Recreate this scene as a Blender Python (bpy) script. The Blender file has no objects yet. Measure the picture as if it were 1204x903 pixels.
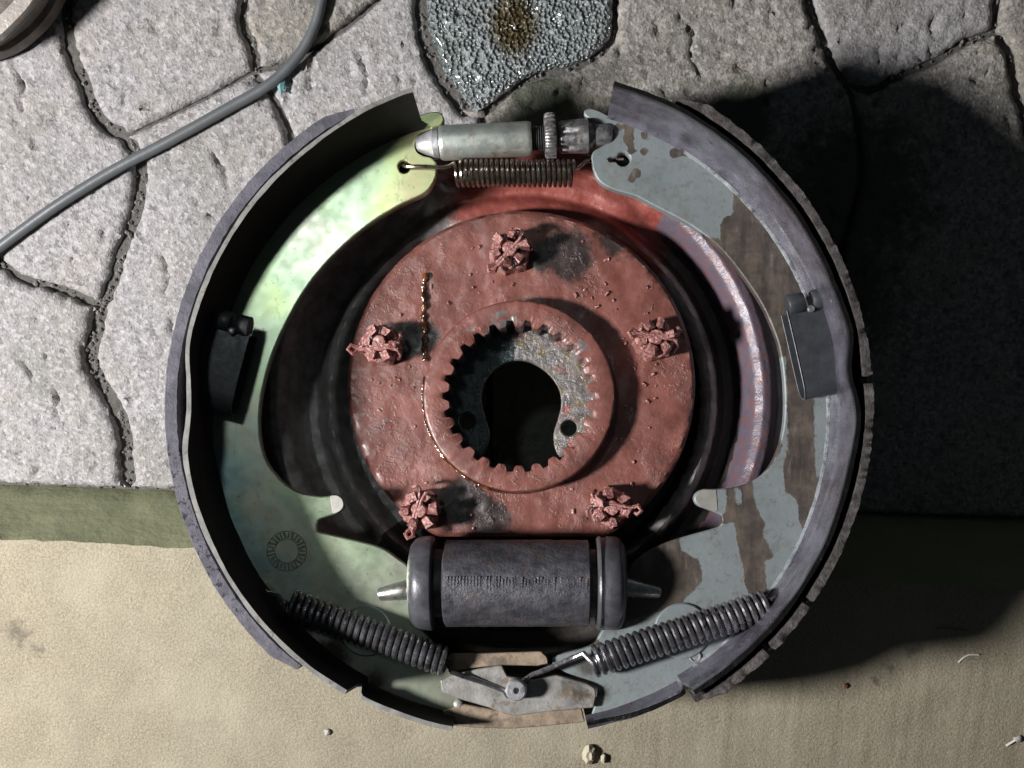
import bpy, math, random
import numpy as np
from mathutils import Vector, Matrix, noise
from mathutils.geometry import delaunay_2d_cdt

random.seed(7)
rng = np.random.default_rng(7)
S = 0.0004                      # one working unit (a photo pixel at the web plane) in metres
D = 1300.0                      # camera distance over the brake shoes' webs, in units
CX, CY = 602.0, 451.5
NX, NY = 30.0, -150.0           # the point of the brake the lens stands over (the lens is shifted, not tilted)
TH = math.radians(15.0)         # the brake leans: its lower edge sits on the step, its upper edge on the stones
C15, S15, T15 = math.cos(TH), math.sin(TH), math.tan(TH)
Z0 = -150.0 - T15 * 350.0       # height of the ground plane (brake frame) under y = 0
STEP_H = 144.0

def to_world(v):                # brake frame -> world (the ground becomes z = 0)
    x, y, z = v
    return Vector((x, C15 * y + S15 * (z - Z0), -S15 * y + C15 * (z - Z0)))
ROT = Matrix(((1, 0, 0), (0, C15, S15), (0, -S15, C15)))

def P(px, py, z=0.0):           # photo pixel -> brake frame at height z
    k = (D - z) / D
    return Vector(((px - CX) * k + NX * z / D, (CY - py) * k + NY * z / D, z))

CAM = to_world((NX, NY, D))
def G(px, py, h=0.0):           # photo pixel -> world point on the horizontal plane h above the ground
    d = ROT @ Vector((px - CX - NX, CY - py - NY, -D))
    t = (h - CAM.z) / d.z
    return CAM + d * t

# ---------------------------------------------------------------- camera, world, lamps
scene = bpy.context.scene
scene.render.engine = 'CYCLES'
scene.view_settings.view_transform = 'Standard'
scene.view_settings.look = 'None'
scene.view_settings.exposure = 0.0
scene.view_settings.gamma = 1.0
scene.view_settings.use_curve_mapping = False
COL = scene.collection

cam = bpy.data.cameras.new('camera')
cam.sensor_width = 36.0
cam.lens = 36.0 * D / 1204.0
cam.shift_x, cam.shift_y = -NX / 1204.0, -NY / 1204.0
cam.clip_start, cam.clip_end = 0.01, 50.0
cam_o = bpy.data.objects.new('camera', cam)
cam_o.matrix_world = Matrix.Translation(CAM * S) @ ROT.to_4x4()
COL.objects.link(cam_o)
scene.camera = cam_o

world = bpy.data.worlds.new('World')
scene.world = world
world.use_nodes = True
bg = world.node_tree.nodes['Background']
bg.inputs['Color'].default_value = (0.72, 0.86, 1.0, 1)
bg.inputs['Strength'].default_value = 0.030

def lamp(name, pos, target, size, power, color):
    l = bpy.data.lights.new(name, 'AREA')
    l.shape = 'DISK'
    l.size = size * S
    l.energy = power
    l.color = color
    o = bpy.data.objects.new(name, l)
    a, b = to_world(pos) * S, to_world(target) * S
    o.matrix_world = Matrix.Translation(a) @ (b - a).to_track_quat('-Z', 'Y').to_matrix().to_4x4()
    COL.objects.link(o)
lamp('work_lamp', (-1740, -430, 1330), (-100, 0, 0), 290, 17.6, (1.0, 0.975, 0.965))
def spot(name, pos, target, radius, power, color, cone, blend):
    l = bpy.data.lights.new(name, 'SPOT')
    l.shadow_soft_size = radius * S
    l.energy = power
    l.color = color
    l.spot_size, l.spot_blend = math.radians(cone), blend
    o = bpy.data.objects.new(name, l)
    a, b = to_world(pos) * S, to_world(target) * S
    o.matrix_world = Matrix.Translation(a) @ (b - a).to_track_quat('-Z', 'Y').to_matrix().to_4x4()
    COL.objects.link(o)
spot('hand_lamp', (-690, 740, 2430), (-270, 90, 0), 120, 4.4, (0.90, 0.98, 0.96), 22, 0.9)

# ---------------------------------------------------------------- object helpers
WM = {}                         # object name -> world matrix, for parenting
def link(o, parent=None, m=None, **props):
    m = m or Matrix.Identity(4)
    COL.objects.link(o)
    if parent is not None:
        o.parent = parent
        o.matrix_parent_inverse = WM[parent.name].inverted()
    o.matrix_basis = m
    WM[o.name] = m.copy()
    for k, v in props.items():
        if v: o[k] = v
    return o

def mesh(name, V, F, mats, frame='brake', smooth=True, ang=42, attrs=None, mat_idx=None):
    V = np.asarray([tuple(v) for v in V], dtype=float)
    if frame == 'brake':
        R = np.array(ROT)
        V = (V - np.array((0, 0, Z0))) @ R.T
    V = V * S
    me = bpy.data.meshes.new(name)
    me.from_pydata(V.tolist(), [], [tuple(int(i) for i in f) for f in F])
    if not isinstance(mats, (list, tuple)): mats = [mats]
    for m in mats: me.materials.append(m)
    if mat_idx is not None:
        me.polygons.foreach_set('material_index', np.asarray(mat_idx, dtype=np.int32))
    if attrs:
        for k, a in attrs.items():
            at = me.attributes.new(k, 'FLOAT', 'POINT')
            at.data.foreach_set('value', np.asarray(a, dtype=np.float32))
    me.validate()
    if smooth:
        me.polygons.foreach_set('use_smooth', [True] * len(me.polygons))
        me.set_sharp_from_angle(angle=math.radians(ang))
    me.update()
    return me

def obj(name, V, F, mat, parent=None, props=None, **kw):
    return link(bpy.data.objects.new(name, mesh(name, V, F, mat, **kw)), parent, **(props or {}))

def empty(name, wpos, **props):
    return link(bpy.data.objects.new(name, None), None, Matrix.Translation(Vector(wpos) * S), **props)

class MB:                       # collects shapes into one mesh
    def __init__(s): s.V, s.F = [], []
    def add(s, vf):
        V, F = vf; n = len(s.V)
        s.V += [tuple(v) for v in V]; s.F += [tuple(i + n for i in f) for f in F]
        return s

# ---------------------------------------------------------------- shape helpers
def smooth_closed(pts, sub=6):
    n, out = len(pts), []
    for i in range(n):
        p0, p1, p2, p3 = (np.array(pts[(i + k - 1) % n], float) for k in range(4))
        for j in range(sub):
            t = j / sub
            out.append(0.5 * ((2*p1) + (-p0+p2)*t + (2*p0-5*p1+4*p2-p3)*t*t + (-p0+3*p1-3*p2+p3)*t**3))
    return np.array(out)

def smooth_open(pts, sub=8):
    pts = [np.array(p, float) for p in pts]
    q = [2*pts[0]-pts[1]] + pts + [2*pts[-1]-pts[-2]]
    out = []
    for i in range(1, len(q) - 2):
        p0, p1, p2, p3 = q[i-1], q[i], q[i+1], q[i+2]
        for j in range(sub):
            t = j / sub
            out.append(0.5 * ((2*p1) + (-p0+p2)*t + (2*p0-5*p1+4*p2-p3)*t*t + (-p0+3*p1-3*p2+p3)*t**3))
    out.append(pts[-1])
    return np.array(out)

def resample(loop, step, closed=True):
    loop = np.asarray(loop, float)
    q = np.vstack([loop, loop[:1]]) if closed else loop
    seg = np.hypot(*np.diff(q[:, :2], axis=0).T)
    s = np.concatenate([[0], np.cumsum(seg)])
    n = max(3, int(round(s[-1] / step)))
    t = np.linspace(0, s[-1], n, endpoint=False) if closed else np.linspace(0, s[-1], n + 1)
    return np.column_stack([np.interp(t, s, q[:, k]) for k in range(q.shape[1])])

def area2(l): return 0.5 * np.sum(l[:, 0]*np.roll(l[:, 1], -1) - np.roll(l[:, 0], -1)*l[:, 1])

def inside(poly, pts):
    x, y = pts[:, 0], pts[:, 1]
    r = np.zeros(len(pts), bool)
    x1, y1 = poly[:, 0], poly[:, 1]
    x2, y2 = np.roll(x1, -1), np.roll(y1, -1)
    for a, b, c, d in zip(x1, y1, x2, y2):
        if b == d: continue
        m = (b > y) != (d > y)
        r ^= m & (x < (c - a) * (y - b) / (d - b) + a)
    return r

def edge_dist(loops, pts):
    r = np.full(len(pts), 1e9)
    for l in loops:
        a, b = l, np.roll(l, -1, axis=0)
        for p, q in zip(a, b):
            d = q - p; L = d @ d
            t = np.clip(((pts - p) @ d) / (L or 1), 0, 1)
            w = pts - (p + t[:, None] * d)
            r = np.minimum(r, np.hypot(w[:, 0], w[:, 1]))
    return r

def normals(loop):
    t = np.roll(loop, -1, axis=0) - np.roll(loop, 1, axis=0)
    t /= np.hypot(t[:, 0], t[:, 1])[:, None] + 1e-9
    return np.column_stack([t[:, 1], -t[:, 0]])          # outward for CCW

def orient(l, ccw=True):
    return l if (area2(l) > 0) == ccw else l[::-1].copy()

def triangulate(loops, step, jit=0.25):
    """loops: first the outline, then holes. Returns points, tris, number of edge points."""
    out = loops[0]
    lo, hi = out.min(0), out.max(0)
    gx, gy = np.meshgrid(np.arange(lo[0], hi[0], step), np.arange(lo[1], hi[1], step))
    gx = gx + (np.arange(gx.shape[0]) % 2)[:, None] * step * 0.5
    pts = np.column_stack([gx.ravel(), gy.ravel()])
    pts = pts + rng.uniform(-jit, jit, pts.shape) * step
    k = inside(out, pts)
    for h in loops[1:]: k &= ~inside(h, pts)
    pts = pts[k]
    pts = pts[edge_dist(loops, pts) > step * 0.55]
    allp = np.vstack(loops + [pts])
    E, n = [], 0
    for l in loops:
        E += [(n + i, n + (i + 1) % len(l)) for i in range(len(l))]; n += len(l)
    rv, _, rf, orig, _, _ = delaunay_2d_cdt([Vector(p) for p in allp], E, [], 0, 1e-4)
    rv = np.array([tuple(v) for v in rv])
    T = np.array([f for f in rf if len(f) == 3], int)
    c = rv[T].mean(1)
    k = inside(out, c)
    for h in loops[1:]: k &= ~inside(h, c)
    T = T[k]
    a = rv[T]
    ar = (a[:,1,0]-a[:,0,0])*(a[:,2,1]-a[:,0,1]) - (a[:,1,1]-a[:,0,1])*(a[:,2,0]-a[:,0,0])
    T[ar < 0] = T[ar < 0][:, ::-1]
    return rv, T[np.abs(ar) > 1e-6], n

def plate_vf(outline, holes, ztop, thick, step=8, bevel=1.4, zf=None, rs=4.0, raw=False):
    """A flat plate with rounded edges. Outline and holes in photo pixels at height ztop (raw: in units)."""
    k = (D - ztop) / D
    def conv(l):
        l = np.asarray(l, float)
        if not raw: l = np.column_stack([(l[:, 0]-CX)*k + NX*ztop/D, (CY-l[:, 1])*k + NY*ztop/D])
        return resample(l, rs)
    L = [orient(conv(outline))] + [orient(conv(h), False) for h in holes]
    ins = [l - normals(l) * bevel for l in L]
    rv, T, nb = triangulate(ins, step)
    V, F = [], []
    f = (lambda x, y: 0.0) if zf is None else zf
    top = [(x, y, ztop + f(x, y)) for x, y in rv]
    V += top; F += [tuple(t) for t in T]
    nt = len(V)
    V += [(x, y, ztop - thick) for x, y in rv]; F += [tuple(t[::-1] + nt) for t in T]
    base = 0
    for l in L:
        n = len(l); o1 = len(V)
        V += [(x, y, ztop - bevel + f(x, y)) for x, y in l]
        V += [(x, y, ztop - thick + bevel * 0.5) for x, y in l]
        for i in range(n):
            j = (i + 1) % n
            F.append((base+i, o1+i, o1+j, base+j))
            F.append((o1+i, o1+n+i, o1+n+j, o1+j))
            F.append((o1+n+i, nt+base+i, nt+base+j, o1+n+j))
        base += n
    return V, F

def revolve_vf(prof, A, B, n=48, jitter=0.0, jscale=20.0, cap=True):
    """prof: (distance along A->B, radius)."""
    A, B = Vector(A), Vector(B)
    ax = (B - A).normalized()
    u = ax.orthogonal().normalized(); w = ax.cross(u)
    V, F = [], []
    for t, r in prof:
        for i in range(n):
            a = 2 * math.pi * i / n
            p = A + ax * t + (u * math.cos(a) + w * math.sin(a)) * r
            if jitter: p += (u * math.cos(a) + w * math.sin(a)) * noise.noise(p / jscale) * jitter
            V.append(p)
    m = len(prof)
    for k in range(m - 1):
        for i in range(n):
            j = (i + 1) % n
            F.append((k*n+i, k*n+j, (k+1)*n+j, (k+1)*n+i))
    if cap:
        F.append(tuple(range(n))[::-1]); F.append(tuple((m-1)*n + i for i in range(n)))
    return V, F

def tube_vf(path, r, n=8, cap=True):
    path = [Vector(p) for p in path]
    m = len(path)
    rad = r if callable(r) else (lambda i: r)
    t0 = (path[1] - path[0]).normalized()
    u = t0.orthogonal().normalized()
    V, F = [], []
    for i, p in enumerate(path):
        t = (path[min(i+1, m-1)] - path[max(i-1, 0)]).normalized()
        u = (u - t * u.dot(t)).normalized(); w = t.cross(u)
        for k in range(n):
            a = 2 * math.pi * k / n
            V.append(p + (u * math.cos(a) + w * math.sin(a)) * rad(i))
    for i in range(m - 1):
        for k in range(n):
            j = (k + 1) % n
            F.append((i*n+k, i*n+j, (i+1)*n+j, (i+1)*n+k))
    if cap:
        F.append(tuple(range(n))[::-1]); F.append(tuple((m-1)*n + i for i in range(n)))
    return V, F

def coil_path(A, B, R, turns, per=14, lead=0.0):
    A, B = Vector(A), Vector(B)
    ax = (B - A); L = ax.length; ax.normalize()
    u = Vector((0, 0, 1)); u = (u - ax * u.dot(ax)).normalized(); w = ax.cross(u)
    N = int(turns * per)
    return [A + ax * (L * i / N) + (u * math.cos(2*math.pi*i/per + lead) + w * math.sin(2*math.pi*i/per + lead)) * R for i in range(N + 1)]

def box_vf(c, sx, sy, sz, ang=0.0, bev=0.0):
    V, F = [], []
    ca, sa = math.cos(ang), math.sin(ang)
    ins = bev
    levels = [(-sz/2, 0), (sz/2 - ins, 0), (sz/2, ins)] if bev else [(-sz/2, 0), (sz/2, 0)]
    for z, b in levels:
        for dx, dy in ((-1,-1),(1,-1),(1,1),(-1,1)):
            x, y = dx * (sx/2 - b), dy * (sy/2 - b)
            V.append((c[0] + x*ca - y*sa, c[1] + x*sa + y*ca, c[2] + z))
    m = len(levels)
    for k in range(m-1):
        for i in range(4):
            j = (i+1) % 4
            F.append((k*4+i, k*4+j, (k+1)*4+j, (k+1)*4+i))
    F.append((3,2,1,0)); F.append(tuple((m-1)*4 + i for i in range(4)))
    return V, F

def fbm(p, o=4): return noise.fractal(Vector(p), 0.8, 2.0, o)

# ---------------------------------------------------------------- material helper
class NM:
    def __init__(s, name):
        s.m = bpy.data.materials.new(name); s.m.use_nodes = True
        s.t = s.m.node_tree; s.N = s.t.nodes; s.L = s.t.links
        s.b = s.N['Principled BSDF']
        s.co = s.N.new('ShaderNodeTexCoord').outputs['Object']
    def put(s, sock, v):
        if hasattr(v, 'is_output') or isinstance(v, bpy.types.NodeSocket): s.L.new(v, sock)
        else:
            if isinstance(v, tuple) and len(v) == 3 and sock.type == 'RGBA': v = (*v, 1)
            sock.default_value = v
    def vec(s, off=0.0, stretch=None):
        if not off and not stretch: return s.co
        n = s.N.new('ShaderNodeMapping')
        n.inputs['Location'].default_value = (off, off*0.7, -off)
        if stretch: n.inputs['Scale'].default_value = stretch
        s.L.new(s.co, n.inputs['Vector']); return n.outputs['Vector']
    def noise(s, px, detail=4.0, rough=0.6, off=0.0, dist=0.0, stretch=None):
        n = s.N.new('ShaderNodeTexNoise')
        n.inputs['Scale'].default_value = 1.0 / (px * S)
        n.inputs['Detail'].default_value = detail; n.inputs['Roughness'].default_value = rough
        n.inputs['Distortion'].default_value = dist
        s.L.new(s.vec(off, stretch), n.inputs['Vector']); return n.outputs['Fac']
    def vor(s, px, feat='F1', off=0.0, out='Distance'):
        n = s.N.new('ShaderNodeTexVoronoi'); n.feature = feat
        n.inputs['Scale'].default_value = 1.0 / (px * S)
        s.L.new(s.vec(off), n.inputs['Vector']); return n.outputs[out]
    def rng(s, x, a, b, c=0.0, d=1.0):
        n = s.N.new('ShaderNodeMapRange'); n.interpolation_type = 'SMOOTHSTEP'
        s.L.new(x, n.inputs['Value'])
        for k, v in zip(('From Min', 'From Max', 'To Min', 'To Max'), (a, b, c, d)): s.put(n.inputs[k], v)
        return n.outputs['Result']
    def mix(s, f, a, b):
        n = s.N.new('ShaderNodeMix'); n.data_type = 'RGBA'
        s.put(n.inputs[0], f); s.put(n.inputs[6], a); s.put(n.inputs[7], b); return n.outputs[2]
    def op(s, o, a, b=0.0):
        n = s.N.new('ShaderNodeMath'); n.operation = o
        s.put(n.inputs[0], a); s.put(n.inputs[1], b); return n.outputs[0]
    def attr(s, name):
        n = s.N.new('ShaderNodeAttribute'); n.attribute_name = name; return n.outputs['Fac']
    def rand(s): return s.N.new('ShaderNodeObjectInfo').outputs['Random']
    def ramp(s, f, stops):
        n = s.N.new('ShaderNodeValToRGB'); e = n.color_ramp.elements
        while len(e) < len(stops): e.new(0.5)
        for q, (p, c) in zip(e, stops): q.position = p; q.color = (*c, 1)
        s.L.new(f, n.inputs[0]); return n.outputs['Color']
    def bump(s, h, dist, strength=1.0, prev=None):
        n = s.N.new('ShaderNodeBump'); n.inputs['Distance'].default_value = dist * S
        s.put(n.inputs['Strength'], strength)
        s.L.new(h, n.inputs['Height'])
        if prev is not None: s.L.new(prev, n.inputs['Normal'])
        return n.outputs['Normal']
    def done(s, color, rough=0.5, metal=0.0, normal=None, spec=0.5, coat=0.0, coat_rough=0.1):
        s.put(s.b.inputs['Base Color'], color); s.put(s.b.inputs['Roughness'], rough)
        s.put(s.b.inputs['Metallic'], metal); s.put(s.b.inputs['Specular IOR Level'], spec)
        if coat is not 0.0: s.put(s.b.inputs['Coat Weight'], coat); s.put(s.b.inputs['Coat Roughness'], coat_rough)
        if normal is not None: s.L.new(normal, s.b.inputs['Normal'])
        return s.m

# ---- stone
def stone_mat(name, base, dark, warm, oily=False):
    m = NM(name)
    sp = m.noise(3.2, 3, 0.7); sp2 = m.noise(9, 4, 0.65, 3.1); big = m.noise(90, 4, 0.6, 1.3)
    c = m.mix(m.rng(sp2, 0.35, 0.66), dark, base)
    c = m.mix(m.rng(big, 0.42, 0.68, 0, 0.55), c, warm)
    c = m.mix(m.rng(m.noise(170, 5, 0.62, 17), 0.46, 0.70, 0, 0.55), c, tuple(d*0.72*k_ for d, k_ in zip(dark, (0.95, 1.0, 0.86))))
    c = m.mix(m.rng(m.noise(38, 5, 0.68, 19), 0.58, 0.74, 0, 0.5), c, tuple(d*0.6 for d in dark))
    c = m.mix(m.rng(sp, 0.58, 0.70, 0, 0.75), c, tuple(min(1, b * 1.75) for b in base))
    c = m.mix(m.rng(m.noise(4.0, 3, 0.7, 12.0), 0.42, 0.33, 0, 0.8), c, dark)
    c = m.mix(m.rng(m.noise(5.5, 2, 0.5, 7.7), 0.36, 0.29, 0, 0.7), c, tuple(d * 0.45 for d in dark))
    grain = m.vor(4.4, 'F1', 0.0, 'Color')
    gsep = m.N.new('ShaderNodeSeparateColor'); m.L.new(grain, gsep.inputs[0])
    c = m.mix(m.rng(gsep.outputs[0], 0.62, 0.95, 0, 0.42), c, tuple(min(1, b * 1.5) for b in base))
    c = m.mix(m.rng(gsep.outputs[1], 0.72, 0.98, 0, 0.6), c, tuple(d * 0.55 for d in dark))
    gr = m.attr('grease_shade')
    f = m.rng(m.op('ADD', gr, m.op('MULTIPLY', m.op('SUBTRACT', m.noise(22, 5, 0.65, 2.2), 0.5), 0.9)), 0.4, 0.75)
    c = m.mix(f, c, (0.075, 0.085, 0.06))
    r = m.rand()
    c = m.mix(m.op('MULTIPLY', r, 0.28), c, (0.16, 0.15, 0.14))
    n1 = m.bump(m.noise(16, 6, 0.72), 6.5, 0.7)
    n2 = m.bump(m.vor(4.4, 'F1'), 1.1, 0.6, n1)
    n2 = m.bump(m.noise(3.4, 3, 0.7, 4.0), 1.6, 0.7, n2)
    if oily:
        n2 = m.bump(m.rng(m.vor(5.5, 'F1'), 0.0, 0.8), 7.0, 1.0, n2)
        am = m.rng(m.attr('amber'), 0.3, 0.7)
        c = m.mix(0.5, c, (0.24, 0.29, 0.30)); c = m.mix(am, c, (0.07, 0.052, 0.02))
        return m.done(c, m.rng(m.noise(8, 3), 0.35, 0.65, 0.12, 0.26), 0.0, n2, 1.0, 1.0, 0.06)
    return m.done(c, m.rng(f, 0, 1, 0.88, 0.6), 0.0, n2, 0.3)
M_STONE = stone_mat('pale_concrete', (0.39, 0.38, 0.39), (0.265, 0.255, 0.258), (0.32, 0.295, 0.26))
M_STONE2 = stone_mat('brownish_concrete', (0.36, 0.34, 0.32), (0.20, 0.19, 0.18), (0.30, 0.27, 0.20))
M_OILY = stone_mat('oil_soaked_concrete', (0.36, 0.37, 0.38), (0.15, 0.16, 0.16), (0.20, 0.18, 0.12), True)
m = NM('dark_soil'); M_SOIL = m.done(m.mix(m.noise(8), (0.035, 0.035, 0.032), (0.16, 0.15, 0.14)), 0.95, 0, m.bump(m.noise(10, 6, 0.7), 6))

# ---- step
m = NM('sandy_render')
c = m.mix(m.rng(m.noise(3.0, 3, 0.65), 0.3, 0.7), (0.212, 0.188, 0.135), (0.335, 0.297, 0.222))
c = m.mix(m.rng(m.noise(120, 4, 0.6, 5), 0.4, 0.7, 0, 0.4), c, (0.40, 0.37, 0.28))
c = m.mix(m.rng(m.noise(26, 6, 0.7, 9), 0.66, 0.74, 0, 0.5), c, (0.30, 0.26, 0.19))
st = m.op('ADD', m.attr('stain'), m.op('MULTIPLY', m.op('SUBTRACT', m.noise(12, 5, 0.7, 2), 0.5), 1.3))
c = m.mix(m.rng(m.noise(55, 6, 0.72, 21), 0.5, 0.72, 0, 0.4), c, (0.24, 0.22, 0.17))
c = m.mix(m.rng(m.noise(9, 4, 0.7, 25), 0.68, 0.72, 0, 0.7), c, (0.13, 0.11, 0.08))
c = m.mix(m.rng(st, 0.3, 0.8, 0, 0.9), c, (0.13, 0.115, 0.09))
n1 = m.bump(m.noise(26, 5, 0.6), 1.6, 0.4)
n2 = m.bump(m.noise(4.0, 3, 0.75, 3), 2.2, 0.7, n1)
M_SAND = m.done(c, 0.92, 0, n2, 0.2)
m = NM('olive_painted_render')
c = m.mix(m.noise(30, 5, 0.6, 0, 0, (0.4, 1, 1)), (0.20, 0.215, 0.125), (0.30, 0.31, 0.19))
c = m.mix(m.rng(m.noise(14, 5, 0.7, 4), 0.62, 0.7, 0, 0.5), c, (0.14, 0.14, 0.09))
M_OLIVE = m.done(c, 0.8, 0, m.bump(m.noise(12, 5, 0.6), 2.2, 0.6), 0.3)

# ---- red painted iron, with grease, painted shade and bare patches set by point attributes
def red_mat(name, grey_thr=0.63):
    m = NM(name)
    c = m.mix(m.rng(m.noise(40, 5, 0.65), 0.3, 0.7), (0.148, 0.052, 0.039), (0.235, 0.088, 0.070))
    c = m.mix(m.rng(m.noise(9, 5, 0.7, 3), grey_thr, grey_thr + 0.10, 0, 0.6), c, (0.27, 0.17, 0.17))
    c = m.mix(m.rng(m.noise(5, 4, 0.7, 8), 0.66, 0.71, 0, 0.8), c, (0.05, 0.02, 0.018))
    nz = m.op('MULTIPLY', m.op('SUBTRACT', m.noise(14, 6, 0.7, 5), 0.5), 1.1)
    bare = m.rng(m.op('ADD', m.attr('bare'), nz), 0.48, 0.62)
    gr = m.rng(m.op('ADD', m.attr('grease_shade'), nz), 0.40, 0.72)
    c = m.mix(bare, c, (0.27, 0.26, 0.26))
    c = m.mix(m.op('MULTIPLY', gr, 0.92), c, (0.016, 0.015, 0.014))
    dark_mix = m.rng(m.noise(60, 5, 0.65, 11), 0.45, 0.72, 0, 0.38)  # patchy greasy film
    c = m.mix(dark_mix, c, (0.07, 0.045, 0.045))
    n1 = m.bump(m.noise(26, 5, 0.6), 2.6, 0.5)
    n2 = m.bump(m.noise(6, 5, 0.75, 2), 1.25, m.rng(m.noise(70, 3, 0.5, 15), 0.35, 0.65, 0.3, 0.95), n1)
    n3 = m.bump(m.rng(m.noise(11, 4, 0.7, 13), 0.52, 0.62), 0.9, m.rng(m.noise(80, 3, 0.5, 23), 0.42, 0.62, 0.05, 0.6), n2)
    ro = m.rng(m.noise(15, 4, 0.6, 6), 0.3, 0.7, 0.27, 0.46)
    return m.done(c, ro, m.op('MULTIPLY', bare, 0.6), n3, 0.6, 0.22, 0.22)
M_RED = red_mat('red_primer_paint')

m = NM('left_web_zinc')        # yellow-green passivated zinc
lc = m.attr('tint')
tint = m.op('ADD', lc, m.op('MULTIPLY', m.op('SUBTRACT', m.noise(34, 5, 0.6), 0.5), 0.42))
c = m.ramp(tint, [(0.0, (0.24, 0.42, 0.52)), (0.22, (0.34, 0.48, 0.44)), (0.42, (0.50, 0.51, 0.41)), (0.6, (0.45, 0.57, 0.40)), (0.8, (0.60, 0.70, 0.36)), (1.0, (0.58, 0.52, 0.30))])
dirt = m.rng(m.op('ADD', m.attr('dirt'), m.op('MULTIPLY', m.op('SUBTRACT', m.noise(20, 6, 0.7, 3), 0.5), 0.8)), 0.4, 0.9)
c = m.mix(m.op('MULTIPLY', dirt, 0.75), c, (0.20, 0.18, 0.145))
c = m.mix(m.rng(m.op('ADD', m.attr('dirt'), m.op('MULTIPLY', m.op('SUBTRACT', m.noise(16, 6, 0.7, 13), 0.5), 0.6)), 0.65, 1.0, 0, 0.9), c, (0.02, 0.018, 0.015))
c = m.mix(m.rng(m.noise(8, 6, 0.78, 6), 0.57, 0.68, 0, 0.55), c, (0.13, 0.13, 0.09))
c = m.mix(m.rng(m.noise(10, 4, 0.7, 16, 0.0, (1, 0.12, 1)), 0.60, 0.70, 0, 0.4), c, (0.2, 0.2, 0.14))
ro = m.rng(m.noise(18, 5, 0.65, 1), 0.3, 0.7, 0.28, 0.35)
M_WEB_L = m.done(c, m.op('ADD', ro, m.op('MULTIPLY', dirt, 0.2)), 0.78, m.bump(m.noise(6, 4, 0.6), 0.25, 0.2), 0.5)

m = NM('right_web_paint')      # pale blue-grey, brown grease film, cylinder's shade painted in
nz = m.op('MULTIPLY', m.op('SUBTRACT', m.noise(16, 7, 0.78, 3), 0.5), 0.8)
lt = m.rng(m.op('ADD', m.attr('clean'), nz), 0.40, 0.55)
pale = m.mix(m.noise(40, 4), (0.165, 0.20, 0.21), (0.275, 0.305, 0.305))
pale = m.mix(m.rng(m.noise(9, 5, 0.75, 5), 0.52, 0.68, 0, 0.6), pale, (0.14, 0.125, 0.10))
pale = m.mix(m.rng(m.noise(46, 5, 0.7, 9), 0.5, 0.72, 0, 0.6), pale, (0.15, 0.145, 0.13))
br = m.mix(m.rng(m.noise(24, 5, 0.65, 1), 0.35, 0.7), (0.06, 0.05, 0.044), (0.125, 0.10, 0.08))
br = m.mix(m.rng(m.noise(13, 5, 0.7, 31, 0.0, (1, 0.16, 0.3)), 0.45, 0.7, 0, 0.75), br, (0.032, 0.027, 0.024))
br = m.mix(m.rng(m.noise(10, 5, 0.7, 35, 0.0, (1, 0.16, 0.3)), 0.58, 0.70, 0, 0.45), br, (0.21, 0.20, 0.18))
c = m.mix(lt, br, pale)
dk = m.rng(m.op('ADD', m.attr('cast_shade'), nz), 0.35, 0.8)
c = m.mix(m.op('MULTIPLY', dk, 0.85), c, (0.05, 0.042, 0.03))
M_WEB_R = m.done(c, m.rng(lt, 0, 1, 0.42, 0.5), m.op('MULTIPLY', lt, 0.25), m.bump(m.op('ADD', m.noise(6, 5, 0.7), m.op('MULTIPLY', lt, -0.4)), 0.8, 0.5), 0.5)

def steel(name, a, b, rough=(0.3, 0.5), metal=0.8, px=18, bd=1.0, rust=None, dirt=0.0, fine=5.0, coat=0.0):
    m = NM(name)
    c = m.mix(m.rng(m.noise(px, 5, 0.65), 0.3, 0.7), a, b)
    if rust: c = m.mix(m.rng(m.noise(px * 0.8, 6, 0.7, 4), 0.53, 0.66, 0, 0.85), c, rust)
    if dirt: c = m.mix(m.rng(m.noise(px * 1.4, 6, 0.7, 8), 0.5, 0.68, 0, dirt), c, (0.02, 0.02, 0.019))
    g = m.rng(m.noise(px * 0.6, 5, 0.7, 2), 0.3, 0.7, rough[0], rough[1])
    n1 = m.bump(m.noise(fine, 5, 0.7), bd, 0.6)
    return m.done(c, g, metal, n1, 0.5, coat, 0.15)
m = NM('shoe_rim_steel')
c = m.mix(m.rng(m.noise(22, 5, 0.65), 0.3, 0.7), (0.14, 0.14, 0.135), (0.24, 0.235, 0.22))
c = m.mix(m.rng(m.noise(12, 6, 0.7, 4), 0.55, 0.66, 0, 0.8), c, (0.10, 0.085, 0.07))
c = m.mix(m.op('MULTIPLY', m.attr('grime_shade'), 0.93), c, (0.006, 0.006, 0.006))  # shade of the inner wall mixed in as near-black
M_RIM_L = m.done(c, 0.7, 0.0, m.bump(m.noise(6, 5, 0.7), 0.9, 0.6), 0.2)
m = NM('oily_rim_steel')
c = m.mix(m.rng(m.noise(30, 5, 0.65), 0.3, 0.7), (0.085, 0.08, 0.10), (0.20, 0.19, 0.235))
c = m.mix(m.rng(m.noise(10, 6, 0.7, 4), 0.60, 0.66, 0, 0.85), c, (0.05, 0.045, 0.045))
c = m.mix(m.rng(m.op('ADD', m.attr('dark_mix'), m.op('MULTIPLY', m.op('SUBTRACT', m.noise(24, 6, 0.72, 16), 0.5), 1.1)), 0.35, 0.8, 0, 0.8), c, (0.035, 0.032, 0.036))
c = m.mix(m.rng(m.op('ADD', m.attr('grime_shade'), m.op('MULTIPLY', m.noise(12, 4, 0.6, 6), 0.3)), 0.4, 0.7), c, (0.012, 0.012, 0.012))
n1 = m.bump(m.noise(26, 5, 0.6), 3.0, 0.5); n2 = m.bump(m.noise(5, 5, 0.75, 3), 1.6, 0.6, n1)
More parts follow.
